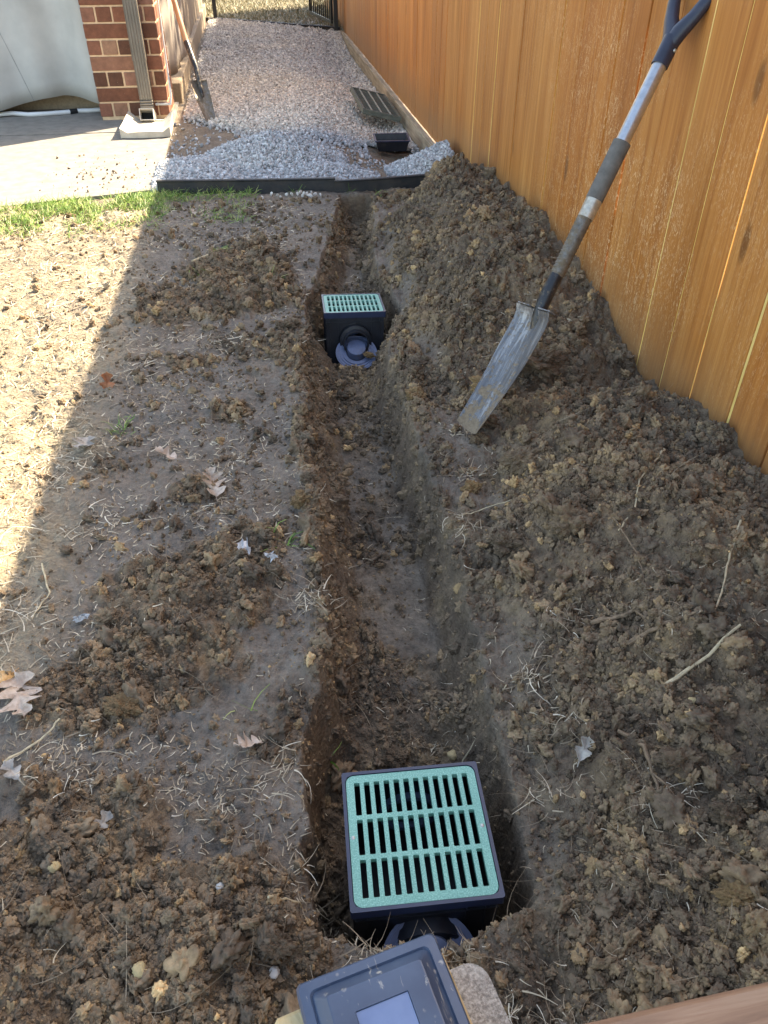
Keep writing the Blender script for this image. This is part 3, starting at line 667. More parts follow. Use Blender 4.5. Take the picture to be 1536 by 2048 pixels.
# ------------------------------------------------------------------ fence
FX = 1.120
fence = empty('wood_fence', (FX, 5, 0), 'tall orange-stained cedar board fence running along the right side of the trench', 'fence')
IM = Matrix.Translation((-FX, -5, 0))
seams = [4.623, 4.40, 4.23, 4.04, 3.836, 3.655, 3.497, 3.328, 3.168, 2.971, 2.812, 2.650, 2.455, 2.264, 2.097, 1.93, 1.765, 1.565, 1.39]
while seams[-1] > -1.4: seams.append(seams[-1]-.17)
up_ = [4.623]
while up_[-1] < 13.8: up_.append(up_[-1] + random.choice((.155, .17, .165, .18)))
seams = sorted(set([round(s, 3) for s in seams + up_]))
def ftop(y): return 1.80 + .035*(4.4-y)*.6
tongues = []
for i in range(len(seams)-1):
    y0, y1 = seams[i], seams[i+1]; gap = random.choice((.0018, .0028, .0040, .0052))
    if abs(y0-1.565) < .01 or abs(y1-1.565) < .01: gap = .0070
    dx = random.uniform(-.0018, .0018); ln = random.uniform(-.004, .004); tw = random.uniform(-.0015, .0015)
    mb = MB(); mb.cbox(FX+dx, FX+dx+.016, y0+gap, y1-gap, -.012 if y0 > 4.5 else -.03, ftop((y0+y1)/2)+ln, .0016)
    mb.v = [(v[0]+tw*((v[1]-y0)/(y1-y0)*2-1), v[1], v[2]) for v in mb.v]
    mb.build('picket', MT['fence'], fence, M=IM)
    if y0 > -1: 
        tg = random.uniform(.0022, .0045) if (y0 < 4.7 and random.random() < .85) or random.random() < .2 else .016
        if tg < .01: tongues.append((y0, tg))
        mb = MB(); mb.box(FX+tg, FX+.0145, y0-gap*.85, y0+gap*.85, -.01, ftop(y0)-.03); mb.build('raw_edge', MT['raw'], fence, M=IM)
for z0 in (.35, 1.0, 1.6):
    MB().box(FX+.036, FX+.074, -1.5, 13.9, z0, z0+.085).build('rail', MT['raw'], fence, M=IM)
for yk in ((4.30, 6.72), (6.724, 9.1), (9.104, 11.42)):
    MB().cbox(FX-.052, FX-.014, yk[0], yk[1], -.24, -.004, .003).build('kick_board', MT['kick'], fence, M=IM)

# ------------------------------------------------------------------ patio slab, pillar, house side
def prism(poly, z0, z1):
    n = len(poly); mb = MB(); mb.add([(p[0], p[1], z0) for p in poly] + [(p[0], p[1], z1) for p in poly],
        [tuple(range(n))[::-1], tuple(range(n, 2*n))] + [(i, (i+1) % n, n+(i+1) % n, n+i) for i in range(n)]); return mb
o = prism([(-.590, 5.812), (-.567, 4.448), (-1.35, 4.24), (-3.2, 3.75), (-9, 2.2), (-9, 5.812)], -.09, .006).build('patio_slab', MT['concrete']); tag(o, kind='structure')
o = prism([(-.590, 5.820), (-.60, 6.78), (-9, 6.78), (-9, 5.820)], -.09, .010).build('porch_slab', MT['concrete']); tag(o, kind='structure')

pil = empty('brick_pillar', (-.85, 6.42, 0), 'red brick pillar at the patio corner with tan mortar, beside the downspout', 'pillar')
PM = Matrix.Translation((.85, -6.42, 0))
px0, px1, py0, py1 = -1.088, -.617, 6.185, 6.655
MB().box(px0+.006, px1-.006, py0+.006, py1-.006, .011, 2.50).build('mortar', MT['mortar'], pil, M=PM)
def brick(x0, x1, y0, y1, z0, z1):
    j = lambda a: random.uniform(-a, a)
    mb = MB(); mb.cbox(x0+j(.0015), x1+j(.0015), y0+j(.0012), y1, z0+j(.001), z1+j(.001), .003); mb.build('brick', MT['brick'], pil, M=PM)
cp = .0935; jt = .0115
for r in range(26):
    z0 = .034+r*cp; z1 = z0+cp-jt
    if z1 > 2.48: break
    fr = [(0, .285), (.297, .471)] if r % 2 else [(0, .083), (.095, .190), (.202, .297), (.309, .392), (.404, .471)]
    for (a, b) in fr: brick(px0+a, px0+b, py0, py0+.09, z0, z1)
    sd_ = [(.102, .285), (.297, .47)] if r % 2 else [(.102, .190), (.202, .297), (.309, .392), (.404, .47)]
    for (a, b) in sd_:
        brick(px1-.09, px1, py0+a, py0+b, z0, z1)
        if r < 10: brick(px0, px0+.09, py0+a, py0+b, z0, z1)
# downspout
dn = empty('downspout', (-.755, 6.14, 0), 'taupe fluted metal downspout down the front of the brick pillar', 'downspout')
DM = Matrix.Translation((.755, -6.14, 0))
def fluted(x0, x1, y0, y1, z0, z1, nfl=5, d=.004):
    prof = []
    w = (x1-x0)
    for i in range(nfl):
        a = x0+w*(i+.12)/nfl; b = x0+w*(i+.38)/nfl; c = x0+w*(i+.62)/nfl; e = x0+w*(i+.88)/nfl
        prof += [(a, y0), (b, y0+d), (c, y0+d), (e, y0)]
    prof += [(x1, y0+.003), (x1, y1), (x0, y1), (x0, y0+.003)]
    return prism(prof, z0, z1)
fluted(-.803, -.712, 6.108, 6.180, .38, 2.5).build('pipe', MT['downspout'], dn, M=DM)
fluted(-.800, -.715, 6.111, 6.180, .145, .381).build('lower_pipe', MT['downspout'], dn, M=DM)
mb = MB()
for i in range(5): mb.cbox(-.802, -.713, 6.104-.004*i, 6.182, .128-.016*i, .141-.016*i, .003)
mb.build('crimps', MT['downspout'], dn, M=DM)
mb = MB(); mo = Matrix.Translation((-.757, 6.06, .055)) @ Matrix.Rotation(R(-22), 4, 'X')
w_, h_, t_ = .047, .036, .004
for (a, b, c, d) in ((-w_, w_, h_-t_, h_), (-w_, w_, -h_, -h_+t_), (-w_, -w_+t_, -h_+t_, h_-t_), (w_-t_, w_, -h_+t_, h_-t_)): mb.box(a, b, -.055, .11, c, d, mo)
mb.build('elbow', MT['elbow'], dn, M=DM)
MB().box(-w_+t_, w_-t_, .02, .03, -h_+t_, h_-t_, mo).build('mouth_shade_plate', MT['mouth_shade'], dn, M=DM)  # black plate stands in for the shade inside the elbow
MB().cbox(-.706, -.600, 6.168, 6.178, .098, .112, .002).build('strap', MT['elbow'], dn, M=DM)
# splash block
mb = MB(); nseg = 14
xa = np.linspace(-.885, -.588, nseg)
def spz(u, v): # u 0..1 across, v 0 back..1 front
    e = abs(u*2-1); return .012 + .062*max(0, (e-.55)/.45)**1.1*1.0*(1-.35*v) + .026*max(0, (v-.72)/.28)*(1-e*.3) * (1 if e < .6 else .3)
vs = []; fs = []; nv = 10
for j in range(nv):
    v = j/(nv-1)
    for i in range(nseg):
        u = i/(nseg-1); yy = 6.10-.47*v - .02*math.sin(math.pi*u)*v; vs.append((xa[i]*(1-.0)+(.02*(u-.5))*v, yy, .012+spz(u, v)))
nb = len(vs)
for (X_, Y_, Z_) in list(vs): vs.append((X_, Y_, .0105))
for j in range(nv-1):
    for i in range(nseg-1):
        a = j*nseg+i; fs.append((a, a+1, a+nseg+1, a+nseg)); fs.append((nb+a, nb+a+nseg, nb+a+nseg+1, nb+a+1))
for i in range(nseg-1):
    fs.append((i, nb+i, nb+i+1, i+1)); a = (nv-1)*nseg+i; fs.append((a, a+1, nb+a+1, nb+a))
for j in range(nv-1):
    a = j*nseg; fs.append((a, a+nseg, nb+a+nseg, nb+a)); a = j*nseg+nseg-1; fs.append((a, nb+a, nb+a+nseg, a+nseg))
mb.add(vs, fs); o = mb.build('splash_block', MT['splash'], smooth=True); tag(o, 'pale concrete splash block under the downspout mouth on the patio corner', 'splash block')

o = MB().tube([(-.604, 6.172, .10), (-.592, 6.19, .16), (-.598, 6.30, .6), (-.600, 6.34, 1.2), (-.600, 6.36, 2.4)], .006, 8).build('bright_stripe', MT['hose'], smooth=True); tag(o, 'white tube added for the bright stripe along the sunlit side of the brick pillar', 'bright_stripe')  # made-up tube imitating the blown-out bright stripe at the pillar's lit edge
# grit on the slab
n = 260; X = RS.normal(-.85, .18, n); Y = RS.normal(4.75, .28, n); k = (X < -.62) & (Y > 4.47+(X+.58)*.267) & (Y < 5.7); X, Y = X[k], Y[k]; n = len(X); r = RS.uniform(.002, .008, n)*RS.rand(n)
o = scatter('slab_grit', crumb_protos[:4], np.stack([X, Y, np.full(n, .007)+r*.5], 1), RS.uniform(0, 6, (n, 3)), np.stack([r*1.4, r, r*.7], 1), RS.randint(0, 4, n), {'tint': RS.rand(n)*.8}); tag(o, 'bits of soil scattered on the sunlit patio slab', 'grit')
# canvas curtain left of pillar
def curtain(name, mat, P0, P1, ztop, zb, amp, ph, nfold, label, n=110, m=24, thick=.002, billow=.0):
    P0 = Vector(P0); P1 = Vector(P1); d = P1-P0; nrm = Vector((d.y, -d.x, 0)).normalized(); vs = []; fs = []
    for j in range(m+1):
        v = j/m
        for i in range(n+1):
            u = i/n; z = zb(u)*(1-v)+ztop*v
            off = amp*(math.sin(u*nfold*6.283+ph+.5*math.sin(v*3+u*5)) * .6 + .35*math.sin(u*nfold*2.3*6.283+ph*2+v*1.5))*(1-.25*v) + billow*(1-v)**2
            p = P0+d*u+nrm*off; vs.append((p.x, p.y, z))
    for j in range(m):
        for i in range(n): a = j*(n+1)+i; fs.append((a, a+1, a+n+2, a+n+1))
    o = MB().add(vs, fs).build(name, mat, smooth=True, fixn=False)
    s = o.modifiers.new('thickness', 'SOLIDIFY'); s.thickness = thick
    return o
def zb1(u):
    x = -3.6+u*2.51
    return float(np.interp(x, [-3.6, -2.0, -1.83, -1.70, -1.5, -1.36, -1.22, -1.09], [.03, .03,   .05, .075, .115, .128, .110, .085]))
c1 = curtain('patio_curtain', MT['canvas'], (-3.6, 6.46, 0), (-1.095, 6.40, 0), 2.45, zb1, .085, .6, 3.1, None)
tag(c1, 'large grey-white canvas curtain hanging left of the brick pillar', 'curtain')

def curtain_seam(par, P0, P1, ztop, zb, amp, ph, nfold, u0, u1):
    P0 = Vector(P0); P1 = Vector(P1); d = P1-P0; nrm = Vector((d.y, -d.x, 0)).normalized(); pts = []
    for j in range(25):
        v = j/24; u = u0+(u1-u0)*v; z = zb(u)*(1-v)+ztop*v
        off = amp*(math.sin(u*nfold*6.283+ph+.5*math.sin(v*3+u*5))*.6 + .35*math.sin(u*nfold*2.3*6.283+ph*2+v*1.5))*(1-.25*v)
        pts.append(P0+d*u+nrm*(off+.001)+Vector((0, 0, z)))
    MB().tube(pts, .0016, 6).build('seam', MT['canvas_seam'], par, smooth=True)
MT['canvas_seam'] = mat_plain('canvas_seam', (.27, .275, .27), .85)
for (u0, u1) in ((.81, .58), (.70, .50)):
    curtain_seam(c1, (-3.6, 6.46, 0), (-1.095, 6.40, 0), 2.45, zb1, .085, .6, 3.1, u0, u1)
c2 = curtain('side_curtain', MT['canvas2'], (-.655, 6.66, 0), (-.600, 8.35, 0), 2.45, lambda u: .17-.10*u, .022, 1.2, 2.2, None, 70)
tag(c2, 'beige canvas curtain hanging behind the brick pillar along the gravel', 'curtain')
hw = empty('house_wall', (-.62, 9, 0), 'brown clad lower house wall beyond the beige curtain along the gravel', 'wall')
HM = Matrix.Translation((.62, -9, 0))
MB().cbox(-.90, -.615, 8.42, 12.6, .16, 2.6, .005).build('wall_panel', MT['housewall'], hw, M=HM)
MB().cbox(-.90, -.580, 8.40, 12.62, -.05, .158, .006).build('base_board', MT['housewall'], hw, M=HM)
MB().cbox(-.605, -.585, 8.40, 8.47, .16, 2.6, .003).build('corner_trim', MT['housewall'], hw, M=HM)
MB().cbox(-.613, -.595, 8.50, 12.60, .60, .66, .003).build('trim_strip', MT['housewall'], hw, M=HM)
o = MB().cbox(-.92, -.572, 6.83, 8.36, -.1, .13, .006).build('stucco_foundation', MT['found']); tag(o, 'tan stucco foundation strip below the beige side curtain', 'foundation')
o = MB().box(-9, -1.10, 6.62, 6.70, .011, 2.6).build('porch_back_wall', MT['found']); tag(o, 'tan wall at the back of the covered porch behind the grey curtain', 'wall')
o = MB().box(-9, -.97, 6.80, 7.9, -.1, .005).build('porch_floor', MT['concrete']); tag(o, kind='structure')
o = MB().box(-9, -.40, 6.0, 12.8, 2.62, 2.72).build('porch_roof', MT['roof']); tag(o, 'flat porch roof above the curtains and brick pillar', 'roof')
# hose
hz_ = .024
o = MB().tube([(-2.5, 6.34, .03), (-2.1, 6.36, .028), (-1.86, 6.38, .028), (-1.74, 6.42, .03), (-1.62, 6.385, hz_), (-1.5, 6.40, hz_), (-1.38, 6.43, hz_), (-1.30, 6.47, hz_), (-1.22, 6.47, hz_), (-1.10, 6.50, hz_)], .015, 10).build('hose', MT['hose'], smooth=True)
tag(o, 'white hose lying on the patio under the grey canvas curtain', 'hose')
MB().tube([(-1.345, 6.44, hz_), (-1.30, 6.468, hz_)], .0175, 10).build('hose_clamp', MT['iron'], o)

# ------------------------------------------------------------------ garden edging
def strip(name, pts, z0, z1, th, mat, parent, lip=True):
    """a vertical strip of real thickness following pts"""
    mb = MB(); vs = []; n = len(pts)
    prof = [(-th/2, z0), (th/2, z0), (th/2, z1), (-th/2, z1)]
    if lip: prof = [(-th/2, z0), (th/2, z0), (th/2, z1-.010), (th, z1-.008), (th*1.2, z1-.003), (th*.8, z1), (-th*.8, z1), (-th*1.2, z1-.003), (-th, z1-.008), (-th/2, z1-.010)]
    for i, p in enumerate(pts):
        a = Vector(pts[max(i-1, 0)]); b = Vector(pts[min(i+1, n-1)]); t = (b-a).normalized(); nn = Vector((-t.y, t.x))
        for (o_, z_) in prof: vs.append((p[0]+nn.x*o_, p[1]+nn.y*o_, z_))
    k = len(prof); fs = []
    for i in range(n-1):
        for j in range(k): fs.append((i*k+j, i*k+(j+1) % k, (i+1)*k+(j+1) % k, (i+1)*k+j))
    fs.append(tuple(range(k))[::-1]); fs.append(tuple((n-1)*k+j for j in range(k)))
    mb.add(vs, fs); return mb.build(name, mat, parent)
ed = empty('garden_edging', (.1, 4.32, 0), 'black strip edging holding the gravel at the end of the trench', 'edging')
EM = Matrix.Translation((-.1, -4.32, 0))
a_ = strip('edging_strip', [(-.560, 4.392), (-.35, 4.368), (-.1, 4.345), (.15, 4.325), (.37, 4.308)], -.07, .066, .010, MT['edging'], ed); a_.matrix_local = EM
a_ = strip('edging_strip', [(.365, 4.290), (.42, 4.288), (.55, 4.297), (.72, 4.318), (.90, 4.345), (1.10, 4.37)], -.16, .058, .010, MT['edging'], ed); a_.matrix_local = EM
bk = strip('back_edging', [(-.62, 12.30), (-.39, 12.17), (.1, 11.80), (.6, 11.38), (1.07, 11.02)], -.10, .035, .02, MT['edging'], None)
tag(bk, 'thin black edging between the gravel and the dry lawn', 'edging')

# ------------------------------------------------------------------ catch basins
def rrect(hw_, hh_, r, n=5, cx=0, cy=0):
    pts = []
    for (sx, sy, a0) in ((1, 1, 0), (-1, 1, 90), (-1, -1, 180), (1, -1, 270)):
        for k in range(n+1):
            a = R(a0+90*k/n); pts.append((cx+sx*(hw_-r)+r*math.cos(a), cy+sy*(hh_-r)+r*math.sin(a)))
    return pts
def ring_between(mb, outer, inner, z0, z1, outwall=True):
    n = len(outer); base = [(p[0], p[1], z1) for p in outer]+[(p[0], p[1], z1) for p in inner]+[(p[0], p[1], z0) for p in outer]+[(p[0], p[1], z0) for p in inner]
    fs = []
    for i in range(n):
        j = (i+1) % n
        fs += [(i, j, n+j, n+i), (2*n+i, 3*n+i, 3*n+j, 2*n+j), (n+i, n+j, 3*n+j, 3*n+i)]
        if outwall: fs.append((i, 2*n+i, 2*n+j, j))
    mb.add(base, fs)
def square_match(x0, x1, y0, y1, inner, cx, cy):
    """points on the cell border in the same angular order as the inner rounded rect"""
    out = []
    hx_, hy_ = (x1-x0)/2, (y1-y0)/2; ccx, ccy = (x0+x1)/2, (y0+y1)/2
    n = len(inner)//4
    for q, (sx, sy) in enumerate(((1, 1), (-1, 1), (-1, -1), (1, -1))):
        for k in range(n):
            t = k/(n-1)
            if q == 0: p = (1, t*2) if t <= .5 else (2-2*t, 1)
            elif q == 1: p = (-2*t, 1) if t <= .5 else (-1, 2-2*t)
            elif q == 2: p = (-1, -2*t) if t <= .5 else (-(2-2*t), -1)
            else: p = (2*t, -1) if t <= .5 else (1, -(2-2*t))
            # clamp towards corner so straight sides stay straight
            ix, iy = inner[q*n+k]
            X_ = ccx+hx_*sx if (t <= .5 and q in (0, 2)) or (t > .5 and q in (1, 3)) else ix
            Y_ = ccy+hy_*sy if not ((t <= .5 and q in (0, 2)) or (t > .5 and q in (1, 3))) else iy
            if abs(t-.5) < 1e-6: X_, Y_ = ccx+hx_*sx, ccy+hy_*sy
            out.append((X_, Y_))
    return out
def make_basin(loc, rot, size, depth, label, near):
    b = empty('catch_basin', loc, label, 'catch basin', 'square catch basins set in the trench', rot)
    H = size/2; gH = H-.0068; zt = 0.0; th = .011
    # grate with 3 x 12 real slots
    mb = MB(); area = gH-.0100; ncol, nrow = 12, 3; pw = 2*area/ncol; ph = 2*area/nrow
    for r in range(nrow):
        for c in range(ncol):
            x0 = -area+c*pw; y0 = -area+r*ph; cx = x0+pw/2; cy = y0+ph/2
            inner = rrect(pw*.285, ph*.5-.0038, .0018, 4, cx, cy); outer = square_match(x0, x0+pw, y0, y0+ph, inner, cx, cy)
            ring_between(mb, outer, inner, zt-th, zt, False)
    outer = rrect(gH, gH, .014, 6)
    inner = []
    n = 7
    for q, (sx, sy) in enumerate(((1, 1), (-1, 1), (-1, -1), (1, -1))):
        for k in range(n): inner.append((sx*area, sy*area))
    ring_between(mb, outer, inner, zt-th, zt, True)
    g = mb.build('grate', MT['grate'], b, fixn=False)
    bb = bmesh.new(); bb.from_mesh(g.data); bmesh.ops.remove_doubles(bb, verts=bb.verts, dist=1e-5); bmesh.ops.dissolve_degenerate(bb, edges=bb.edges, dist=1e-6); bmesh.ops.recalc_face_normals(bb, faces=bb.faces); bb.to_mesh(g.data); bb.free()
    for sx in (-1, 1):
        m2 = MB(); m2.lathe([(0.0, .0008), (.0016, .0008), (.0030, .0002), (.0034, 0), (.0034, -.001)], (sx*(gH-.0055), .0, zt), (0, 0, 1), 14); m2.build('screw', MT['screw'], g, smooth=True)
    # rim
    mb = MB(); o_ = rrect(H, H, .004, 2); i_ = rrect(gH+.0012, gH+.0012, .013, 2); ring_between(mb, o_, i_, zt-.020, zt+.0015); mb.build('rim', MT['rimplastic'], b)
    # box body: four walls, floor
    mb = MB(); w0 = H-.007; t = .004; zb = zt-depth
    mb.box(-w0, w0, w0-t, w0, zb, zt-.0205); mb.box(-w0, -w0+t, -w0+t, w0-t, zb, zt-.0205); mb.box(w0-t, w0, -w0+t, w0-t, zb, zt-.0205); mb.box(-w0+t, w0-t, -w0+t, w0-t, zb, zb+.004)
    rr = .062; cz = zt-.105 if not near else zt-.115
    # front wall with a round opening
    n = 24; ci = [(rr*math.cos(2*math.pi*k/n), cz+rr*math.sin(2*math.pi*k/n)) for k in range(n)]
    ou = []
    for k in range(n):
        c_, s_ = math.cos(2*math.pi*k/n), math.sin(2*math.pi*k/n)
        hx_ = w0; hzu = (zt-.0205)-cz; hzd = cz-zb
        sc = min(hx_/abs(c_) if abs(c_) > 1e-6 else 9, (hzu/s_ if s_ > 1e-6 else (hzd/-s_ if s_ < -1e-6 else 9)))
        ou.append((c_*sc, cz+s_*sc))
    vs = [(p[0], -w0, p[1]) for p in ou]+[(p[0], -w0, p[1]) for p in ci]+[(p[0], -w0+t, p[1]) for p in ou]+[(p[0], -w0+t, p[1]) for p in ci]; fs = []
    for i in range(n):
        j = (i+1) % n; fs += [(i, j, n+j, n+i), (2*n+i, 3*n+i, 3*n+j, 2*n+j), (n+i, n+j, 3*n+j, 3*n+i)]
    mb.add(vs, fs)
    for sx in (-1, 1):   # corner fillers of the front wall
        mb.box(sx*w0-.0005 if sx < 0 else w0-.03, -w0+.03 if sx < 0 else w0+.0005, -w0+.0006, -w0+t-.0006, zt-.06, zt-.0206); mb.box(sx*w0-.0005 if sx < 0 else w0-.035, -w0+.035 if sx < 0 else w0+.0005, -w0+.0006, -w0+t-.0006, zb, zb+.03)
    mb.build('box_body', MT['bplastic'], b)
    mb = MB()
    for x in (-.093, -.062, .062, .093):
        mb.box(x-.0012, x+.0012, -w0-.003, -w0, zb+.01, zt-.024); mb.box(x-.0012, x+.0012, w0, w0+.003, zb+.01, zt-.024)
    for y in (-.08, -.03, .03, .08):
        mb.box(-w0-.003, -w0, y-.0012, y+.0012, zb+.01, zt-.024); mb.box(w0, w0+.003, y-.0012, y+.0012, zb+.01, zt-.024)
    mb.box(-w0, w0, -w0-.004, -w0-.0002, zt-.040, zt-.036)
    mb.build('stiffening_ribs', MT['bplastic'], b)
    # outlet adapter: socket through the opening with stepped flange
    mb = MB(); yb = -w0
    mb.lathe([(.060, .0), (.060, .030), (.048, .032), (.048, .060), (.044, .060), (.044, -.01), (.056, -.012), (.056, -.004), (.060, -.004)], (0, yb+.006, cz), (0, -1, 0), 36)
    mb.build('outlet_collar', MT['bplastic'], b, smooth=True)
    ax = Vector((0, -.55, .83)) if not near else Vector((0, -.50, .86))
    fl = MB(); pr = [(.038, .0), (.078, .0), (.078, .003), (.073, .003), (.073, .0055), (.069, .0055), (.069, .003), (.063, .003), (.063, .0055), (.059, .0055), (.059, .003), (.053, .003), (.053, .006), (.048, .006), (.048, .003), (.038, .004)]
    fo = (0, yb-.050, cz-.036) if not near else (0, yb-.052, cz+.012)
    fl.lathe(pr, fo, ax, 40, closed=True); fl.build('flange', MT['greyplastic'], b, smooth=True)
    st = MB(); o2 = Vector(fo)-ax*.004
    st.lathe([(.0, .03), (.030, .031), (.034, .030), (.036, .024), (.036, -.02)], Vector(fo)+Vector((0, .012, .0)), ax, 30); st.build('inner_pipe', MT['greyplastic'], b, smooth=True)
    # things seen through the grate
    mb = MB(); mb.lathe([(.046, 0), (.056, 0), (.056, .012), (.046, .012)], (0, w0-t-.0125, cz), (0, 1, 0), 30, closed=True); mb.build('inlet_ring', MT['greyplastic'], b, smooth=True)
    return b
make_basin((.1545, .6610, .006), (R(1.0), R(-.3), R(-2.6)), .238, .245, 'near catch basin with large speckled green slotted grate, in the hole beside the solar cap', True)
make_basin((.2925, 2.818, .000), (R(-5.5), R(1.0), R(-2.0)), .230, .210, 'small far catch basin with pale green grate, midway along the trench near the shovel', False)

# ------------------------------------------------------------------ shovels
def shovel_frame(tip, top, lat):
    A = (Vector(top)-Vector(tip)).normalized(); Lv = Vector(lat); Lv = (Lv - A*Lv.dot(A)).normalized(); N = A.cross(Lv).normalized()
    M = Matrix((Lv, N, A)).transposed().to_4x4(); M.translation = Vector(tip); return M     # local x lateral, y normal, z along
def blade_mesh(wtop, wbot, ln, curve, cant=0.0, n=12, m=18, th=.0022, point=.0, lipback=.0):
    mb = MB(); vs = []
    for s_ in (0, 1):
        for j in range(m+1):
            v = j/m; w = wbot+(wtop-wbot)*min(1, v*1.6)
            for i in range(n+1):
                u = (i/n)*2-1
                z = v*ln + (point*(u*u))*(1-v)
                y = -curve*(u*u)*(1-.35*v) + .008*math.sin(v*math.pi) - lipback*max(0, (v-.93)/.07) + (th if s_ else 0) - cant*(1-v)
                vs.append((u*w/2, -y, z))
    k = (n+1)*(m+1); fs = []
    for j in range(m):
        for i in range(n):
            a = j*(n+1)+i; fs.append((a, a+1, a+n+2, a+n+1)); fs.append((k+a, k+a+n+1, k+a+n+2, k+a+1))
    for i in range(n):
        fs.append((i, k+i, k+i+1, i+1)); a = m*(n+1)+i; fs.append((a, a+1, k+a+1, k+a))
    for j in range(m):
        a = j*(n+1); fs.append((a, a+n+1, k+a+n+1, k+a)); a += n; fs.append((a, k+a, k+a+n+1, a+n+1))
    mb.add(vs, fs); return mb
def seg(mb, z0, z1, r0, r1=None, n=20, y=0, k=6):
    r1 = r0 if r1 is None else r1
    return mb.tube([(0, y, z0+(z1-z0)*i/k) for i in range(k+1)], [r0+(r1-r0)*i/k for i in range(k+1)], n)
TIP = Vector((.537, 1.800, .018)); TOPP = Vector((1.030, 2.143, .884))
SM = shovel_frame(TIP, TOPP, (-.26, .97, 0))
sh = empty('shovel', (0, 0, 0), 'long D-handled drain spade with steel shaft stuck in the spoil and leaning on the fence', 'shovel')
sh.matrix_world = SM
bl = blade_mesh(.138, .100, .375, .024, cant=.034, point=.014, lipback=.016); bl.build('blade', MT['blade'], sh, smooth=True)
mb = MB(); mb.cbox(-.067, -.018, .004, .030, .3765, .380, .001); mb.cbox(.018, .067, .004, .030, .3765, .380, .001); mb.build('foot_step', MT['blade'], sh)
mb = MB(); mb.tube([(0, -.010, .320), (0, -.006, .350), (0, .002, .390), (0, .004, .430), (0, .003, .480)], [.010, .017, .019, .019, .0185], 20); mb.build('socket', MT['blackpaint'], sh, smooth=True)
mb = MB(); seg(mb, .478, .640, .0188, .0200, y=.002, k=8); mb.build('lower_shaft', MT['muddy'], sh, smooth=True)
mb = MB()
for i in range(14):
    mb.tube([(0, .002, .485+.011*i), (0, .002, .489+.011*i)], .0205, 16)
mb.build('shaft_ridges', MT['muddy'], sh, smooth=True)
mb = MB(); seg(mb, .640, .690, .0215, .0225, k=3); mb.build('ferrule', MT['ferrule'], sh, smooth=True)
mb = MB(); seg(mb, .690, .845, .0235, .0240, k=3); mb.build('rubber_sleeve', MT['rubber'], sh, smooth=True)
mb = MB(); seg(mb, .845, 1.050, .0188, k=3); mb.build('steel_shaft', MT['steel'], sh, smooth=True)
hg = MB(); seg(hg, 1.045, 1.115, .0225, .0225, k=3)
hg = hg.build('grip_collar', MT['grip'], sh, smooth=True)
mb = MB()
for s_ in (-1, 1):
    mb.tube([(0, 0, 1.100), (s_*.012, 0, 1.130), (s_*.036, 0, 1.165), (s_*.056, 0, 1.21), (s_*.066, 0, 1.26), (s_*.068, 0, 1.312)], [.023, .023, .019, .017, .016, .015], 14, squash=.85)
mb.tube([(-.074, 0, 1.305), (-.02, 0, 1.312), (.02, 0, 1.312), (.074, 0, 1.305)], [.015, .0165, .0165, .015], 14)
mb.build('d_grip', MT['grip'], sh, smooth=True)
mb = MB(); mb.lathe([(0, .004), (.004, .003), (.005, 0)], (-.0225, -.004, 1.085), (-1, 0, 0), 12); mb.build('rivet', MT['screw'], hg, smooth=True)

TIP2 = Vector((-.330, 6.02, -.03)); TOP2 = Vector((-.575, 6.70, .95))
sh2 = empty('shovel', (0, 0, 0), 'muddy shovel with orange-brown wooden handle leaning by the brick pillar at the gravel edge', 'shovel')
sh2.matrix_world = shovel_frame(TIP2, TOP2, (-.85, -.45, 0))
blade_mesh(.115, .070, .330, .018, cant=.01, point=.02, lipback=.01).build('blade', MT['muddy'], sh2, smooth=True)
mb = MB(); mb.tube([(0, .004, .22), (0, .012, .30), (0, .030, .40), (0, .016, .50), (0, .0, .60)], [.008, .016, .020, .020, .021], 14); mb.build('socket', MT['blackpaint'], sh2, smooth=True)
mb = MB(); seg(mb, .598, 1.35, .019, .018, 14); mb.build('wooden_handle', MT['ash'], sh2, smooth=True)
for s_ in (-1, 1):
    mb = MB(); mb.cbox(min(s_*.012, s_*.056), max(s_*.012, s_*.056), -.002, .018, .326, .330, .001); mb.build('foot_step', MT['muddy'], sh2)

# ------------------------------------------------------------------ panel and tray in the yard
def frame_from(P00, P10, P01):
    P00, P10, P01 = map(Vector, (P00, P10, P01)); x = (P10-P00); y = (P01-P00); lx, ly = x.length, y.length; x.normalize(); y = (y-x*y.dot(x)).normalized(); z = x.cross(y)
    M = Matrix((x, y, z)).transposed().to_4x4(); M.translation = P00; return M, lx, ly
PMx, lx, ly = frame_from((.750, 6.17, .034), (1.030, 6.17, -.030), (.790, 7.0, .034))
pn = empty('slotted_panel', (0, 0, 0), 'dusty olive plastic panel with four ribbed bays lying on the gravel against the fence board', 'panel'); pn.matrix_world = PMx
MB().cbox(0, lx, 0, ly, -.028, -.004, .003).build('tray_body', MT['panel'], pn)
mb = MB()
for (a, b, c, d) in ((0, lx, 0, .018), (0, lx, ly-.018, ly), (0, .015, .018, ly-.018), (lx-.015, lx, .018, ly-.018)): mb.box(a, b, c, d, -.0038, .008)
mb.build('border', MT['panel'], pn)
for i in (1, 2, 3): MB().cbox(lx*i/4-.005, lx*i/4+.005, .0182, ly-.0182, -.0037, .0075, .001).build('rib', MT['panelrib'], pn)
mb = MB()
for i in range(26): mb.box(.0152, lx-.0152, .022+i*(ly-.05)/26, .022+i*(ly-.05)/26+.008, -.0038, .001)
sl_ = mb.build('slats', MT['panel'], pn); sl_['kind'] = 'stuff'
tr = empty('plastic_tray', (.868, 5.575, -.095), 'small open black plastic tray half sunk in soil near the fence board', 'tray', None, (R(3), 0, R(-3)))
mb = MB(); wt, lt, wb_, lb_, ht = .112, .085, .092, .065, .070
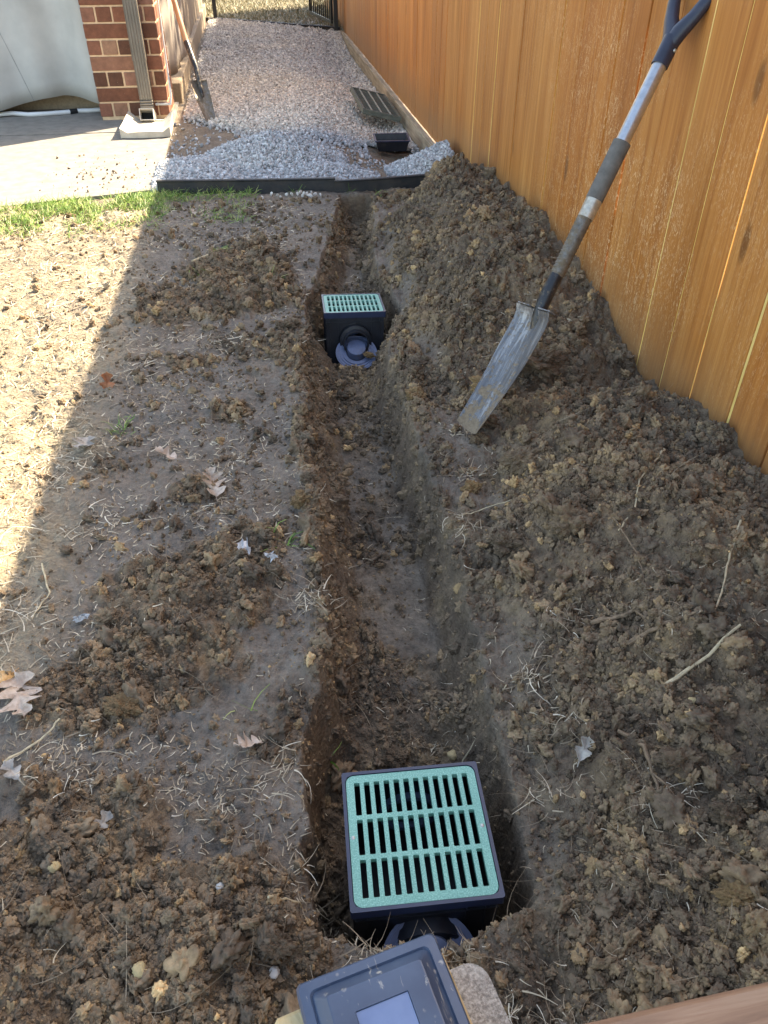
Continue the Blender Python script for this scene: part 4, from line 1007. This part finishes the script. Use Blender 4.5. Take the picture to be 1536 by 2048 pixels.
top = [(-wt, -lt, ht), (wt, -lt, ht), (wt, lt, ht), (-wt, lt, ht)]; bot = [(-wb_, -lb_, 0), (wb_, -lb_, 0), (wb_, lb_, 0), (-wb_, lb_, 0)]
ti_ = [(-wt+.006, -lt+.006, ht), (wt-.006, -lt+.006, ht), (wt-.006, lt-.006, ht), (-wt+.006, lt-.006, ht)]; bi_ = [(-wb_+.004, -lb_+.004, .004), (wb_-.004, -lb_+.004, .004), (wb_-.004, lb_-.004, .004), (-wb_+.004, lb_-.004, .004)]
vs = top+bot+ti_+bi_; fs = []
for i in range(4):
    j = (i+1) % 4; fs += [(i, j, 4+j, 4+i), (i, 8+i, 8+j, j), (8+i, 12+i, 12+j, 8+j)]
fs += [(4, 7, 6, 5), (12, 13, 14, 15)]; mb.add(vs, fs); mb.build('tray_body', MT['bplastic'], tr)
mb = MB(); ring_between(mb, rrect(wt+.006, lt+.006, .008, 3), rrect(wt-.004, lt-.004, .006, 3), ht-.004, ht+.003); mb.build('tray_lip', MT['rimplastic'], tr)

# ------------------------------------------------------------------ iron gate
gt = empty('iron_gate', (1.02, 11.05, 0), 'open black iron picket gate at the end of the wooden fence', 'gate'); GMt = Matrix.Translation((-1.02, -11.05, 0))
MB().cbox(1.00, 1.05, 11.00, 11.05, -.05, 1.5, .003).build('gate_post', MT['iron'], gt, M=GMt)
g0 = Vector((.985, 11.10)); g1 = Vector((.80, 12.30)); dg = (g1-g0); Lg = dg.length; ang = math.atan2(dg.y, dg.x)
GG = GMt @ Matrix.Translation((g0.x, g0.y, 0)) @ Matrix.Rotation(ang, 4, 'Z')
mb = MB(); mb.box(0, Lg, -.012, .012, .06, .09); mb.box(0, Lg, -.012, .012, 1.25, 1.28); mb.box(0, .03, -.015, .015, .092, 1.248); mb.box(Lg-.03, Lg, -.015, .015, .092, 1.248); mb.build('gate_frame', MT['iron'], gt, M=GG)
for i in range(1, 11):
    MB().box(Lg*i/11-.007, Lg*i/11+.007, -.007, .007, .092, 1.248).build('gate_bar', MT['iron'], gt, M=GG)
o = MB().cbox(-.475, -.425, 12.20, 12.25, -.05, 1.5, .003).build('gate_post', MT['iron']); tag(o, 'black iron gate post on the left beside the house wall', 'post')

# ------------------------------------------------------------------ foreground post with solar cap, handrail
RZ = R(13)
pp = empty('wooden_post', (.036, .235, 0), 'pale wooden post under the black solar cap at the bottom edge', 'post', None, (0, 0, RZ))
MB().cbox(-.083, .082, -.085, .062, -.05, .419, .004).build('post_body', MT['post'], pp)
cap = empty('solar_post_cap', (.0430, .2420, .4200), 'black square solar post cap with blue panel and dried mud spots on the wooden post', 'post cap', None, (0, 0, R(12)))
mb = MB()
def sq(h, z, r=.004, n=4): return [(p[0], p[1], z) for p in rrect(h, h, r, n)]
rings = [sq(.0675, .0, .006), sq(.0675, .016, .006), sq(.0655, .019, .006), sq(.0575, .0195, .006), sq(.0560, .0175, .006), sq(.0445, .0300, .003), sq(.0435, .0302, .003), sq(.0245, .0300, .001), sq(.0242, .0280, .001)]
vs = [p for r_i in rings for p in r_i]; n = len(rings[0]); fs = []
for i in range(len(rings)-1):
    for k in range(n): fs.append((i*n+k, i*n+(k+1) % n, (i+1)*n+(k+1) % n, (i+1)*n+k))
fs.append(tuple(range(n))[::-1]); mb.add(vs, fs)
def mat_cap():
    t = NT('black_cap_plastic'); n = t.noise(16, 4, .6); d = t.vor(55, 'F1'); dd = t.noise(30, 5, .7); sm = t.noise(1.0, 5, .7, t.scale(t.pos, (90, 25, 60)), 1.0)
    c = t.mix(t.ramp(n, [(.3, 0.0), (.7, 1.0)]), (.030, .048, .088), (.058, .090, .145))  # blue sky reflection painted into the black shell's base colour
    spot = t.math('MULTIPLY', t.ramp(d, [(.08, 1.0), (.17, 0.0)]), t.ramp(dd, [(.46, 0.0), (.52, 1.0)]))
    spot = t.math('MAXIMUM', spot, t.ramp(sm, [(.61, 0.0), (.68, .8)]), True)
    c = t.mix(t.math('MULTIPLY', spot, .8), c, (.45, .42, .36))
    t.set(col=c, rough=t.ramp(t.math('ADD', n, spot), [(.3, .30), (.9, .55)]), spec=.55); return t.m
mb.build('cap_shell', mat_cap(), cap)
t = NT('solar_cell'); t.set(col=t.ramp(t.noise(20, 4), [(.3, (.10, .15, .27)), (.7, (.16, .22, .36))]), rough=.25, spec=.6)
MB().box(-.0240, .0240, -.0240, .0240, .0255, .0284).build('solar_panel', t.m, cap)
o = prism([(q[0], q[1]) for q in rrect(.055, .075, .02, 6)], -.02, .385).build('concrete_block', MT['paver'], M=Matrix.Translation((.106, .228, 0)) @ Matrix.Rotation(RZ, 4, 'Z'))
tag(o, 'pebbly grey concrete block with rounded corner right beside the wooden post', 'block')
hr = empty('hand_rail', (.5, .15, 0), 'reddish-brown wooden rail crossing the bottom right corner', 'rail', None, (0, 0, R(2.6)))
MB().cbox(-.40, 1.0, -.085, .074, .470, .500, .005).build('rail_board', MT['rail'], hr)
MB().cbox(.62, .70, -.07, .01, -.06, .469, .003).build('rail_post', MT['rail'], hr)

# ------------------------------------------------------------------ leaves, sticks, roots, clods, pebbles
def oak_leaf(name, loc, size, rotz, tilt, mat, label, curl=.25, seed=0, lobes=4, group=None):
    rr = random.Random(seed); vs = []; fs = []; n = 33; m = 4; base = []
    for i in range(n):
        t = i/(n-1); env = math.sin(math.pi*min(1, t**.8*.97+.03))**.7
        ph = t*lobes; saw = ph-math.floor(ph); lob = .28+.72*(math.sin(saw*math.pi)**1.6); w = .36*env*lob*(.85+.3*rr.random())
        for side in (-1, 1):
            for j in range(1, m+1):
                s_ = j/m; x = side*w*s_; y = t + .16*s_*lob*env*(1 if t > .1 else 0)
                z = curl*(abs(x)**1.5)*1.6 + .05*math.sin(t*9+side*s_*2+seed) + curl*.5*(t-.5)**2 + .03*rr.random()*s_
                vs.append((x*size, (y-.5)*size, z*size))
        z = .05*math.sin(t*9+seed) + curl*.5*(t-.5)**2; vs.append((0, (t-.5)*size, z*size))
    k = 2*m+1
    for i in range(n-1):
        a = i*k; b = a+k
        for side in (0, 1):
            o_ = side*m; fs.append((a+2*m, a+o_, b+o_, b+2*m))
            for j in range(m-1): fs.append((a+o_+j, a+o_+j+1, b+o_+j+1, b+o_+j))
    o = MB().add(vs, fs).build(name, mat, smooth=False, fixn=False)
    o.location = (loc[0], loc[1], gz(loc[0], loc[1])+.012 if len(loc) < 3 else loc[2]); o.rotation_euler = (R(tilt[0]), R(tilt[1]), R(rotz))
    st = MB().tube([(0, -.5*size, .004*size), (0, -.62*size, .02*size), (.02*size, -.74*size, .01*size)], [.0014, .0011, .0008], 5).build('stem', mat, o)
    s = o.modifiers.new('t', 'SOLIDIFY'); s.thickness = .0005
    return tag(o, label, 'leaf', group)
oak_leaf('oak_leaf', (-.545, 1.030), .120, 200, (6, -6), MT['leaf_tan'], 'large pale tan oak leaf lying flat at the left edge', .22, 3)
oak_leaf('oak_leaf', (-.605, 1.085), .075, 150, (10, 10), MT['leaf_orange'], 'orange-brown oak leaf cut off by the left edge above the large pale leaf', .3, 5)
oak_leaf('oak_leaf', (-.120, .862), .055, 115, (25, 10), MT['leaf_tan'], 'small curled cream oak leaf left of the near catch basin', .6, 8)
oak_leaf('oak_leaf', (-.200, 1.655), .085, 20, (30, 15), MT['leaf_tan'], 'curled tan oak leaf halfway between the sunny edge and the trench', .55, 11)
oak_leaf('oak_leaf', (-.565, 1.93), .095, 170, (15, -10), MT['leaf_grey'], 'long grey-white oak leaf in the straw just inside the shadow edge', .45, 14, 3)
oak_leaf('oak_leaf', (-.545, 2.27), .065, 10, (62, 10), MT['leaf_rust'], 'rust brown leaf standing upright near the shadow edge', .3, 17, 2)
oak_leaf('oak_leaf', (-.340, 1.865), .070, 60, (20, 10), MT['leaf_tan'], 'thin pale leaf lying among straw right of the grey oak leaf', .5, 19, 3)
oak_leaf('oak_leaf', (-.350, .735), .040, 330, (10, 10), MT['leaf_grey'], 'small grey leaf above the lower left spoil heap', .4, 23, 2)
oak_leaf('oak_leaf', (-.520, .860), .045, 40, (12, 0), MT['leaf_grey'], 'small bluish-grey leaf scrap below the large pale leaf', .3, 25, 2)
oak_leaf('oak_leaf', (.300, .340), .050, 140, (30, 20), MT['leaf_grey'], 'dark grey curled leaf in the soil right of the concrete block', .6, 27, 2)
oak_leaf('oak_leaf', (.455, .735), .045, 320, (30, 0), MT['leaf_grey'], 'small grey curled leaf on the spoil right of the near basin', .5, 29, 2)
oak_leaf('oak_leaf', (-.65, 3.05), .055, 200, (50, 0), MT['leaf_grey'], 'pale leaf standing in the sunlit dirt at the left', .4, 31, 2)
oak_leaf('oak_leaf', (-.36, 4.0), .040, 20, (30, 0), MT['leaf_tan'], 'small tan leaf beside the shaded green grass', .4, 33, 2)
# crumpled plastic scrap
def scrap(name, loc, sx, sy, rot, mat, label, seed):
    rr = random.Random(seed); n = 7; vs = []
    for j in range(n):
        for i in range(n): vs.append(((i/(n-1)-.5)*sx*(1+.35*rr.uniform(-1, 1)), (j/(n-1)-.5)*sy*(1+.35*rr.uniform(-1, 1)), rr.uniform(0, .010)))
    fs = [(j*n+i, j*n+i+1, (j+1)*n+i+1, (j+1)*n+i) for j in range(n-1) for i in range(n-1)]
    o = MB().add(vs, fs).build(name, mat, fixn=False); o.location = (loc[0], loc[1], gz(*loc)+.006); o.rotation_euler = (.1, .1, rot)
    s = o.modifiers.new('t', 'SOLIDIFY'); s.thickness = .0006; return tag(o, label, 'scrap')
scrap('plastic_scrap', (-.122, 1.385), .030, .070, .1, MT['plasticbag'], 'crumpled bluish-white plastic scrap left of the trench', 1)
scrap('plastic_scrap', (-.06, 1.33), .02, .022, .6, MT['plasticbag'], 'tiny white scrap on the trench rim right of the larger plastic scrap', 2)
scrap('plastic_scrap', (-.47, 1.24), .03, .014, .3, MT['plasticbag'], 'flat pale bluish scrap at the left above the middle spoil heap', 3)

def stick(name, pts, r0, r1, mat, label, cat='root', lift=.010, twigs=()):
    P = []
    for i, p in enumerate(pts):
        z = gz(p[0], p[1])+lift+(p[2] if len(p) > 2 else 0); P.append(Vector((p[0], p[1], z)))
    # subdivide with wobble
    Q = []
    for i in range(len(P)-1):
        for k in range(5):
            t = k/5; q = P[i].lerp(P[i+1], t); Q.append(q + Vector((random.uniform(-1, 1), random.uniform(-1, 1), random.uniform(-1, 1)))*.0022)
    Q.append(P[-1]); m = len(Q)
    o = MB().tube(Q, [(r0+(r1-r0)*i/(m-1))*random.uniform(.85, 1.2) for i in range(m)], 7).build(name, mat, smooth=True)
    for tw in twigs: MB().tube([Q[tw[0]], Q[tw[0]]+Vector(tw[1])*.5+Vector((0, 0, .006)), Q[tw[0]]+Vector(tw[1])], [r1*.9, r1*.7, r1*.4], 5).build('twig', mat, o)
    return tag(o, label, cat)
stick('root', [(.515, .745), (.530, .690), (.530, .620), (.520, .560)], .0036, .0022, MT['root'], 'thin brown forked root running down the spoil right of the near basin', twigs=((8, (.02, -.05, 0)),))
stick('root', [(.560, 1.000), (.620, .985), (.690, .975)], .0052, .0030, MT['root'], 'thick hairy root crossing the right spoil heap, upper of two', twigs=((6, (.01, -.045, 0)),))
stick('root', [(.590, .905), (.650, .905), (.715, .900)], .0045, .0028, MT['root'], 'thick hairy root crossing the right spoil heap, lower of two')
stick('root', [(.600, .790), (.680, .815), (.760, .850)], .0038, .0026, MT['rootpale'], 'pale broken stem rising to the right below the two hairy roots')
stick('root', [(.680, 1.230), (.695, 1.120), (.670, 1.02)], .0018, .0010, MT['root'], 'fine reddish root running down the middle of the right spoil heap', twigs=((6, (.06, .02, 0)),))
stick('root', [(.245, .850), (.300, .880), (.375, .925)], .0022, .0012, MT['rootpale'], 'long pale grass stem on the trench bank just above the near basin', 'stem', .014)
stick('root', [(-.085, .560), (-.045, .565), (-.005, .590)], .0020, .0013, MT['rootpale'], 'pale yellow stem pointing at the left side of the near basin hole', 'stem', .014)
stick('root', [(-.55, .90), (-.49, .935), (-.46, .965)], .0030, .0015, MT['rootpale'], 'pale stem under the large tan leaf at the left edge', 'stem')
stick('root', [(-.56, 1.19), (-.50, 1.125), (-.43, 1.10)], .0026, .0014, MT['root'], 'thin root on the left edge of the middle spoil heap')
stick('root', [(-.58, 1.42), (-.545, 1.32), (-.57, 1.25)], .0022, .0012, MT['rootpale'], 'bent pale stem near the left edge above the middle spoil heap', 'stem')
stick('root', [(-.33, 3.28), (-.19, 3.42)], .006, .004, MT['rootpale'], 'short thick pale stick behind the far left spoil heap', 'stick')
stick('root', [(.93, 1.50), (.88, 1.43), (.80, 1.36), (.745, 1.26), (.68, 1.19)], .0026, .0016, MT['rootpale'], 'dotted pale yellow root string over the right spoil heap by the fence', lift=.012)
stick('root', [(.92, 1.14), (.85, 1.05), (.79, .96), (.72, .88)], .0024, .0015, MT['rootpale'], 'dotted pale yellow root string at the right edge of the spoil', lift=.012)
stick('root', [(.40, 1.45), (.455, 1.47), (.53, 1.455)], .0016, .0008, MT['rootpale'], 'small pale rootlet above the straw tuft on the right trench rim')

from mathutils import noise as mnz
def clod_mesh(name, seed, mat):
    b = bmesh.new(); bmesh.ops.create_icosphere(b, subdivisions=5, radius=1.0); rr = random.Random(seed); ph = Vector((rr.uniform(-9, 9), rr.uniform(-9, 9), rr.uniform(-9, 9)))
    for v in b.verts:
        n = v.co.normalized(); q = n*1.2+ph
        f = 1.08 + .38*mnz.noise(q) + .16*mnz.noise(n*2.7+ph*1.3) - .42*(mnz.voronoi(n*2.1+ph)[0][0]-.25) - .30*(mnz.voronoi(n*5+ph)[0][0]-.2) - .14*(mnz.voronoi(n*9+ph)[0][0]-.2)
        v.co = n*f
    m = bpy.data.meshes.new(name); b.to_mesh(m); b.free(); m.materials.append(mat); return m
CL = [
 (.40, 2.06, .040, .030, .024, 'clod_ochre', 'ochre clod of clay on the right trench rim left of the shovel'),
 (.415, 2.17, .035, .028, .024, 'clod_brown', 'brown clod behind the ochre clod on the right trench rim'),
 (.46, 1.565, .030, .022, .020, 'clod_ochre', 'ochre lump on the right rim below the shovel tip'),
 (.62, 2.02, .060, .040, .030, 'clod_ochre', 'wide ochre clod right of the shovel blade'),
 (.80, 2.10, .110, .060, .050, 'clod_dark', 'big dark slab of clay right of the shovel near the fence'),
 (.60, 1.60, .062, .042, .032, 'clod_brown', 'large rounded clod in the valley below the shovel'),
 (.475, 1.31, .040, .034, .028, 'clod_brown', 'rounded brown clod on the slope right of the mid trench'),
 (.615, 1.28, .055, .045, .040, 'clod_brown', 'large crumbling clod in the middle of the right spoil heap'),
 (.73, 1.405, .030, .028, .024, 'clod_brown', 'small clod under the pale root string, upper'),
 (.69, 1.345, .026, .022, .020, 'clod_dark', 'small dark clod under the pale root string, lower'),
 (.58, .66, .044, .030, .026, 'clod_brown', 'rooty clod right of the forked root'),
 (.505, .80, .030, .022, .018, 'clod_brown', 'flat clod on the spoil up and right of the near basin'),
 (.605, .555, .026, .024, .020, 'clod_dark', 'round clod near the lower right edge'),
 (.56, .44, .036, .022, .018, 'clod_ochre', 'long ochre clod near the bottom right'),
 (.02, 1.55, .026, .024, .022, 'clod_ochre', 'ochre clod on the left trench rim, middle'),
 (.045, 1.66, .028, .020, .020, 'clod_brown', 'brown clod hanging over the left trench rim'),
 (-.41, 1.225, .032, .026, .022, 'clod_brown', 'rounded brown clod on the left end of the middle spoil heap'),
 (-.345, .975, .036, .026, .020, 'clod_ochre', 'yellowish brown clod at the foot of the middle spoil heap'),
 (-.42, .70, .034, .022, .018, 'clod_brown', 'broad clod on top of the lower left spoil heap'),
 (-.20, .62, .034, .024, .014, 'clod_brown', 'flat smooth clod on the lower left spoil heap'),
 (-.08, .50, .030, .020, .016, 'clod_dark', 'flat clod left of the near basin hole'),
 (-.105, .345, .030, .034, .022, 'clod_dark', 'big dark clod left of the wooden post'),
 (-.24, .40, .040, .028, .022, 'clod_dark', 'wide clod at the bottom left centre'),
 (-.46, .335, .036, .024, .020, 'clod_brown', 'clod at the bottom left corner'),
 (.165, .935, .030, .026, .022, 'clod_dark', 'dark lump on the trench floor behind the near basin'),
 (.225, .915, .024, .020, .018, 'clod_brown', 'brown lump on the trench floor behind the right of the near basin'),
 (.330, 2.615, .022, .014, .012, 'clod_ochre', 'small ochre lump on the grey flange of the far basin'),
 (.72, 4.20, .050, .035, .028, 'clod_ochre', 'yellow clod at the far end of the spoil by the black edging'),
 (.535, 1.785, .030, .026, .020, 'clod_dark', 'dark clod pressed against the tip of the leaning shovel'),
 (.575, 1.86, .040, .030, .022, 'clod_brown', 'brown clod behind the tip of the leaning shovel'),
 (.04, 2.62, .050, .040, .030, 'clod_brown', 'brown clod on the left rim below the far basin'),
]
for i, (x, y, a, b, c, mt, lb) in enumerate(CL):
    m = clod_mesh('dirt_clod', 500+i, MT[mt]); o = link('dirt_clod', m, None); o.location = (x, y, gz(x, y)+c*.35 if 'flange' not in lb else -.120); o.scale = (a, b, c); o.rotation_euler = (random.uniform(-.3, .3), random.uniform(-.3, .3), random.uniform(-.5, .5)); tag(o, lb, 'clod')
# pebbles
pm_ = [rock_mesh('pebble_%d' % i, 900+i, 3, .35, MT['pebble'], .8, True) for i in range(3)]
peb = [(.06, 4.25), (.075, 4.235), (.11, 4.26), (.135, 4.24), (.165, 4.245), (.18, 4.262), (.20, 4.235), (.215, 4.25), (.225, 4.225), (.24, 4.262), (.255, 4.24), (.19, 4.215), (.285, 4.225), (-.02, 4.22), (.235, 4.205), (.03, 4.262)]
for i, (x, y) in enumerate(peb):
    o = link('pebble', pm_[i % 3], None); s_ = random.uniform(.009, .014); o.scale = (s_*1.2, s_, s_*.8); o.location = (x, y, gz(x, y)+s_*.5); o.rotation_euler = (random.random()*6, random.random()*6, random.random()*6)
    tag(o, 'white pebble spilled on the soil in front of the black edging', 'pebble', 'white pebbles spilled in front of the edging')
for (x, y, s_, mt, lb) in ((-.262, .487, .0095, 'pebble_y', 'cream yellow pebble on the lower left spoil heap'), (-.405, .655, .008, 'pebble_y', 'bright yellow sandy lump on the lower left spoil heap'), (-.085, .475, .008, 'pebble', 'small grey stone left of the post cap'), (.635, .745, .0085, 'pebble_y', 'orange pebble on the right spoil heap by a grey clod'), (.275, .905, .010, 'pebble_y', 'ochre pebble on the bank behind the near basin'), (-.16, .60, .006, 'pebble', 'tiny white pebble on the lower left heap')):
    m = rock_mesh('pebble', int(x*1000) % 999, 3, .4, MT[mt], .85); o = link('pebble', m, None); o.scale = (s_, s_, s_); o.location = (x, y, gz(x, y)+s_*.8); tag(o, lb, 'pebble')

# ------------------------------------------------------------------ unseen tree added beyond the fence to shade the house side
tree = empty('shade_tree', (5.6, 12.9, 0), 'unseen leafy tree added beyond the wooden fence to shade the house side', 'tree')
TM = Matrix.Translation((-5.6, -12.9, 0))
mb = MB(); mb.tube([(5.6, 12.9, -.1), (5.65, 12.85, 1.5), (5.6, 12.9, 3.2), (5.5, 12.8, 5.0)], [.26, .2, .16, .09], 12)
for k_ in range(9):
    a = k_*2.4; zz = 2.6+k_*.33; mb.tube([(5.6, 12.88, zz), (5.6+math.cos(a)*.9, 12.88+math.sin(a)*.9, zz+.7), (5.6+math.cos(a)*1.8, 12.88+math.sin(a)*1.8, zz+1.1)], [.07, .045, .02], 7)
mb.build('trunk', MT['bark'], tree, smooth=True, M=TM)
n = 11000; cl = RS.normal(0, 1, (70, 3)); cl = cl/np.linalg.norm(cl, axis=1)[:, None]*(RS.rand(70, 1)**.4)*np.array([[2.3, 2.5, 1.9]]) + np.array([[5.4, 12.9, 5.9]])
c = cl[RS.randint(0, 70, n)] + RS.normal(0, .30, (n, 3)); u = RS.normal(0, 1, (n, 3)); u /= np.linalg.norm(u, axis=1)[:, None]; w = RS.normal(0, 1, (n, 3)); w -= u*(u*w).sum(1)[:, None]; w /= np.linalg.norm(w, axis=1)[:, None]
s_ = RS.uniform(.05, .10, n)[:, None]; V = np.stack([c-u*s_, c+w*s_*.6, c+u*s_, c-w*s_*.6], 1)
me = bpy.data.meshes.new('crown'); me.vertices.add(4*n); me.vertices.foreach_set('co', V.astype(np.float32).ravel()); F = np.arange(4*n, dtype=np.int32); me.loops.add(4*n); me.loops.foreach_set('vertex_index', F); me.polygons.add(n); me.polygons.foreach_set('loop_start', np.arange(0, 4*n, 4, dtype=np.int32)); me.update(calc_edges=True)
a = me.attributes.new('tint', 'FLOAT', 'POINT'); a.data.foreach_set('value', np.repeat(RS.rand(n), 4).astype(np.float32))
crown = link('crown', me, MT['treeleaf'], tree, TM); crown['kind'] = 'stuff'
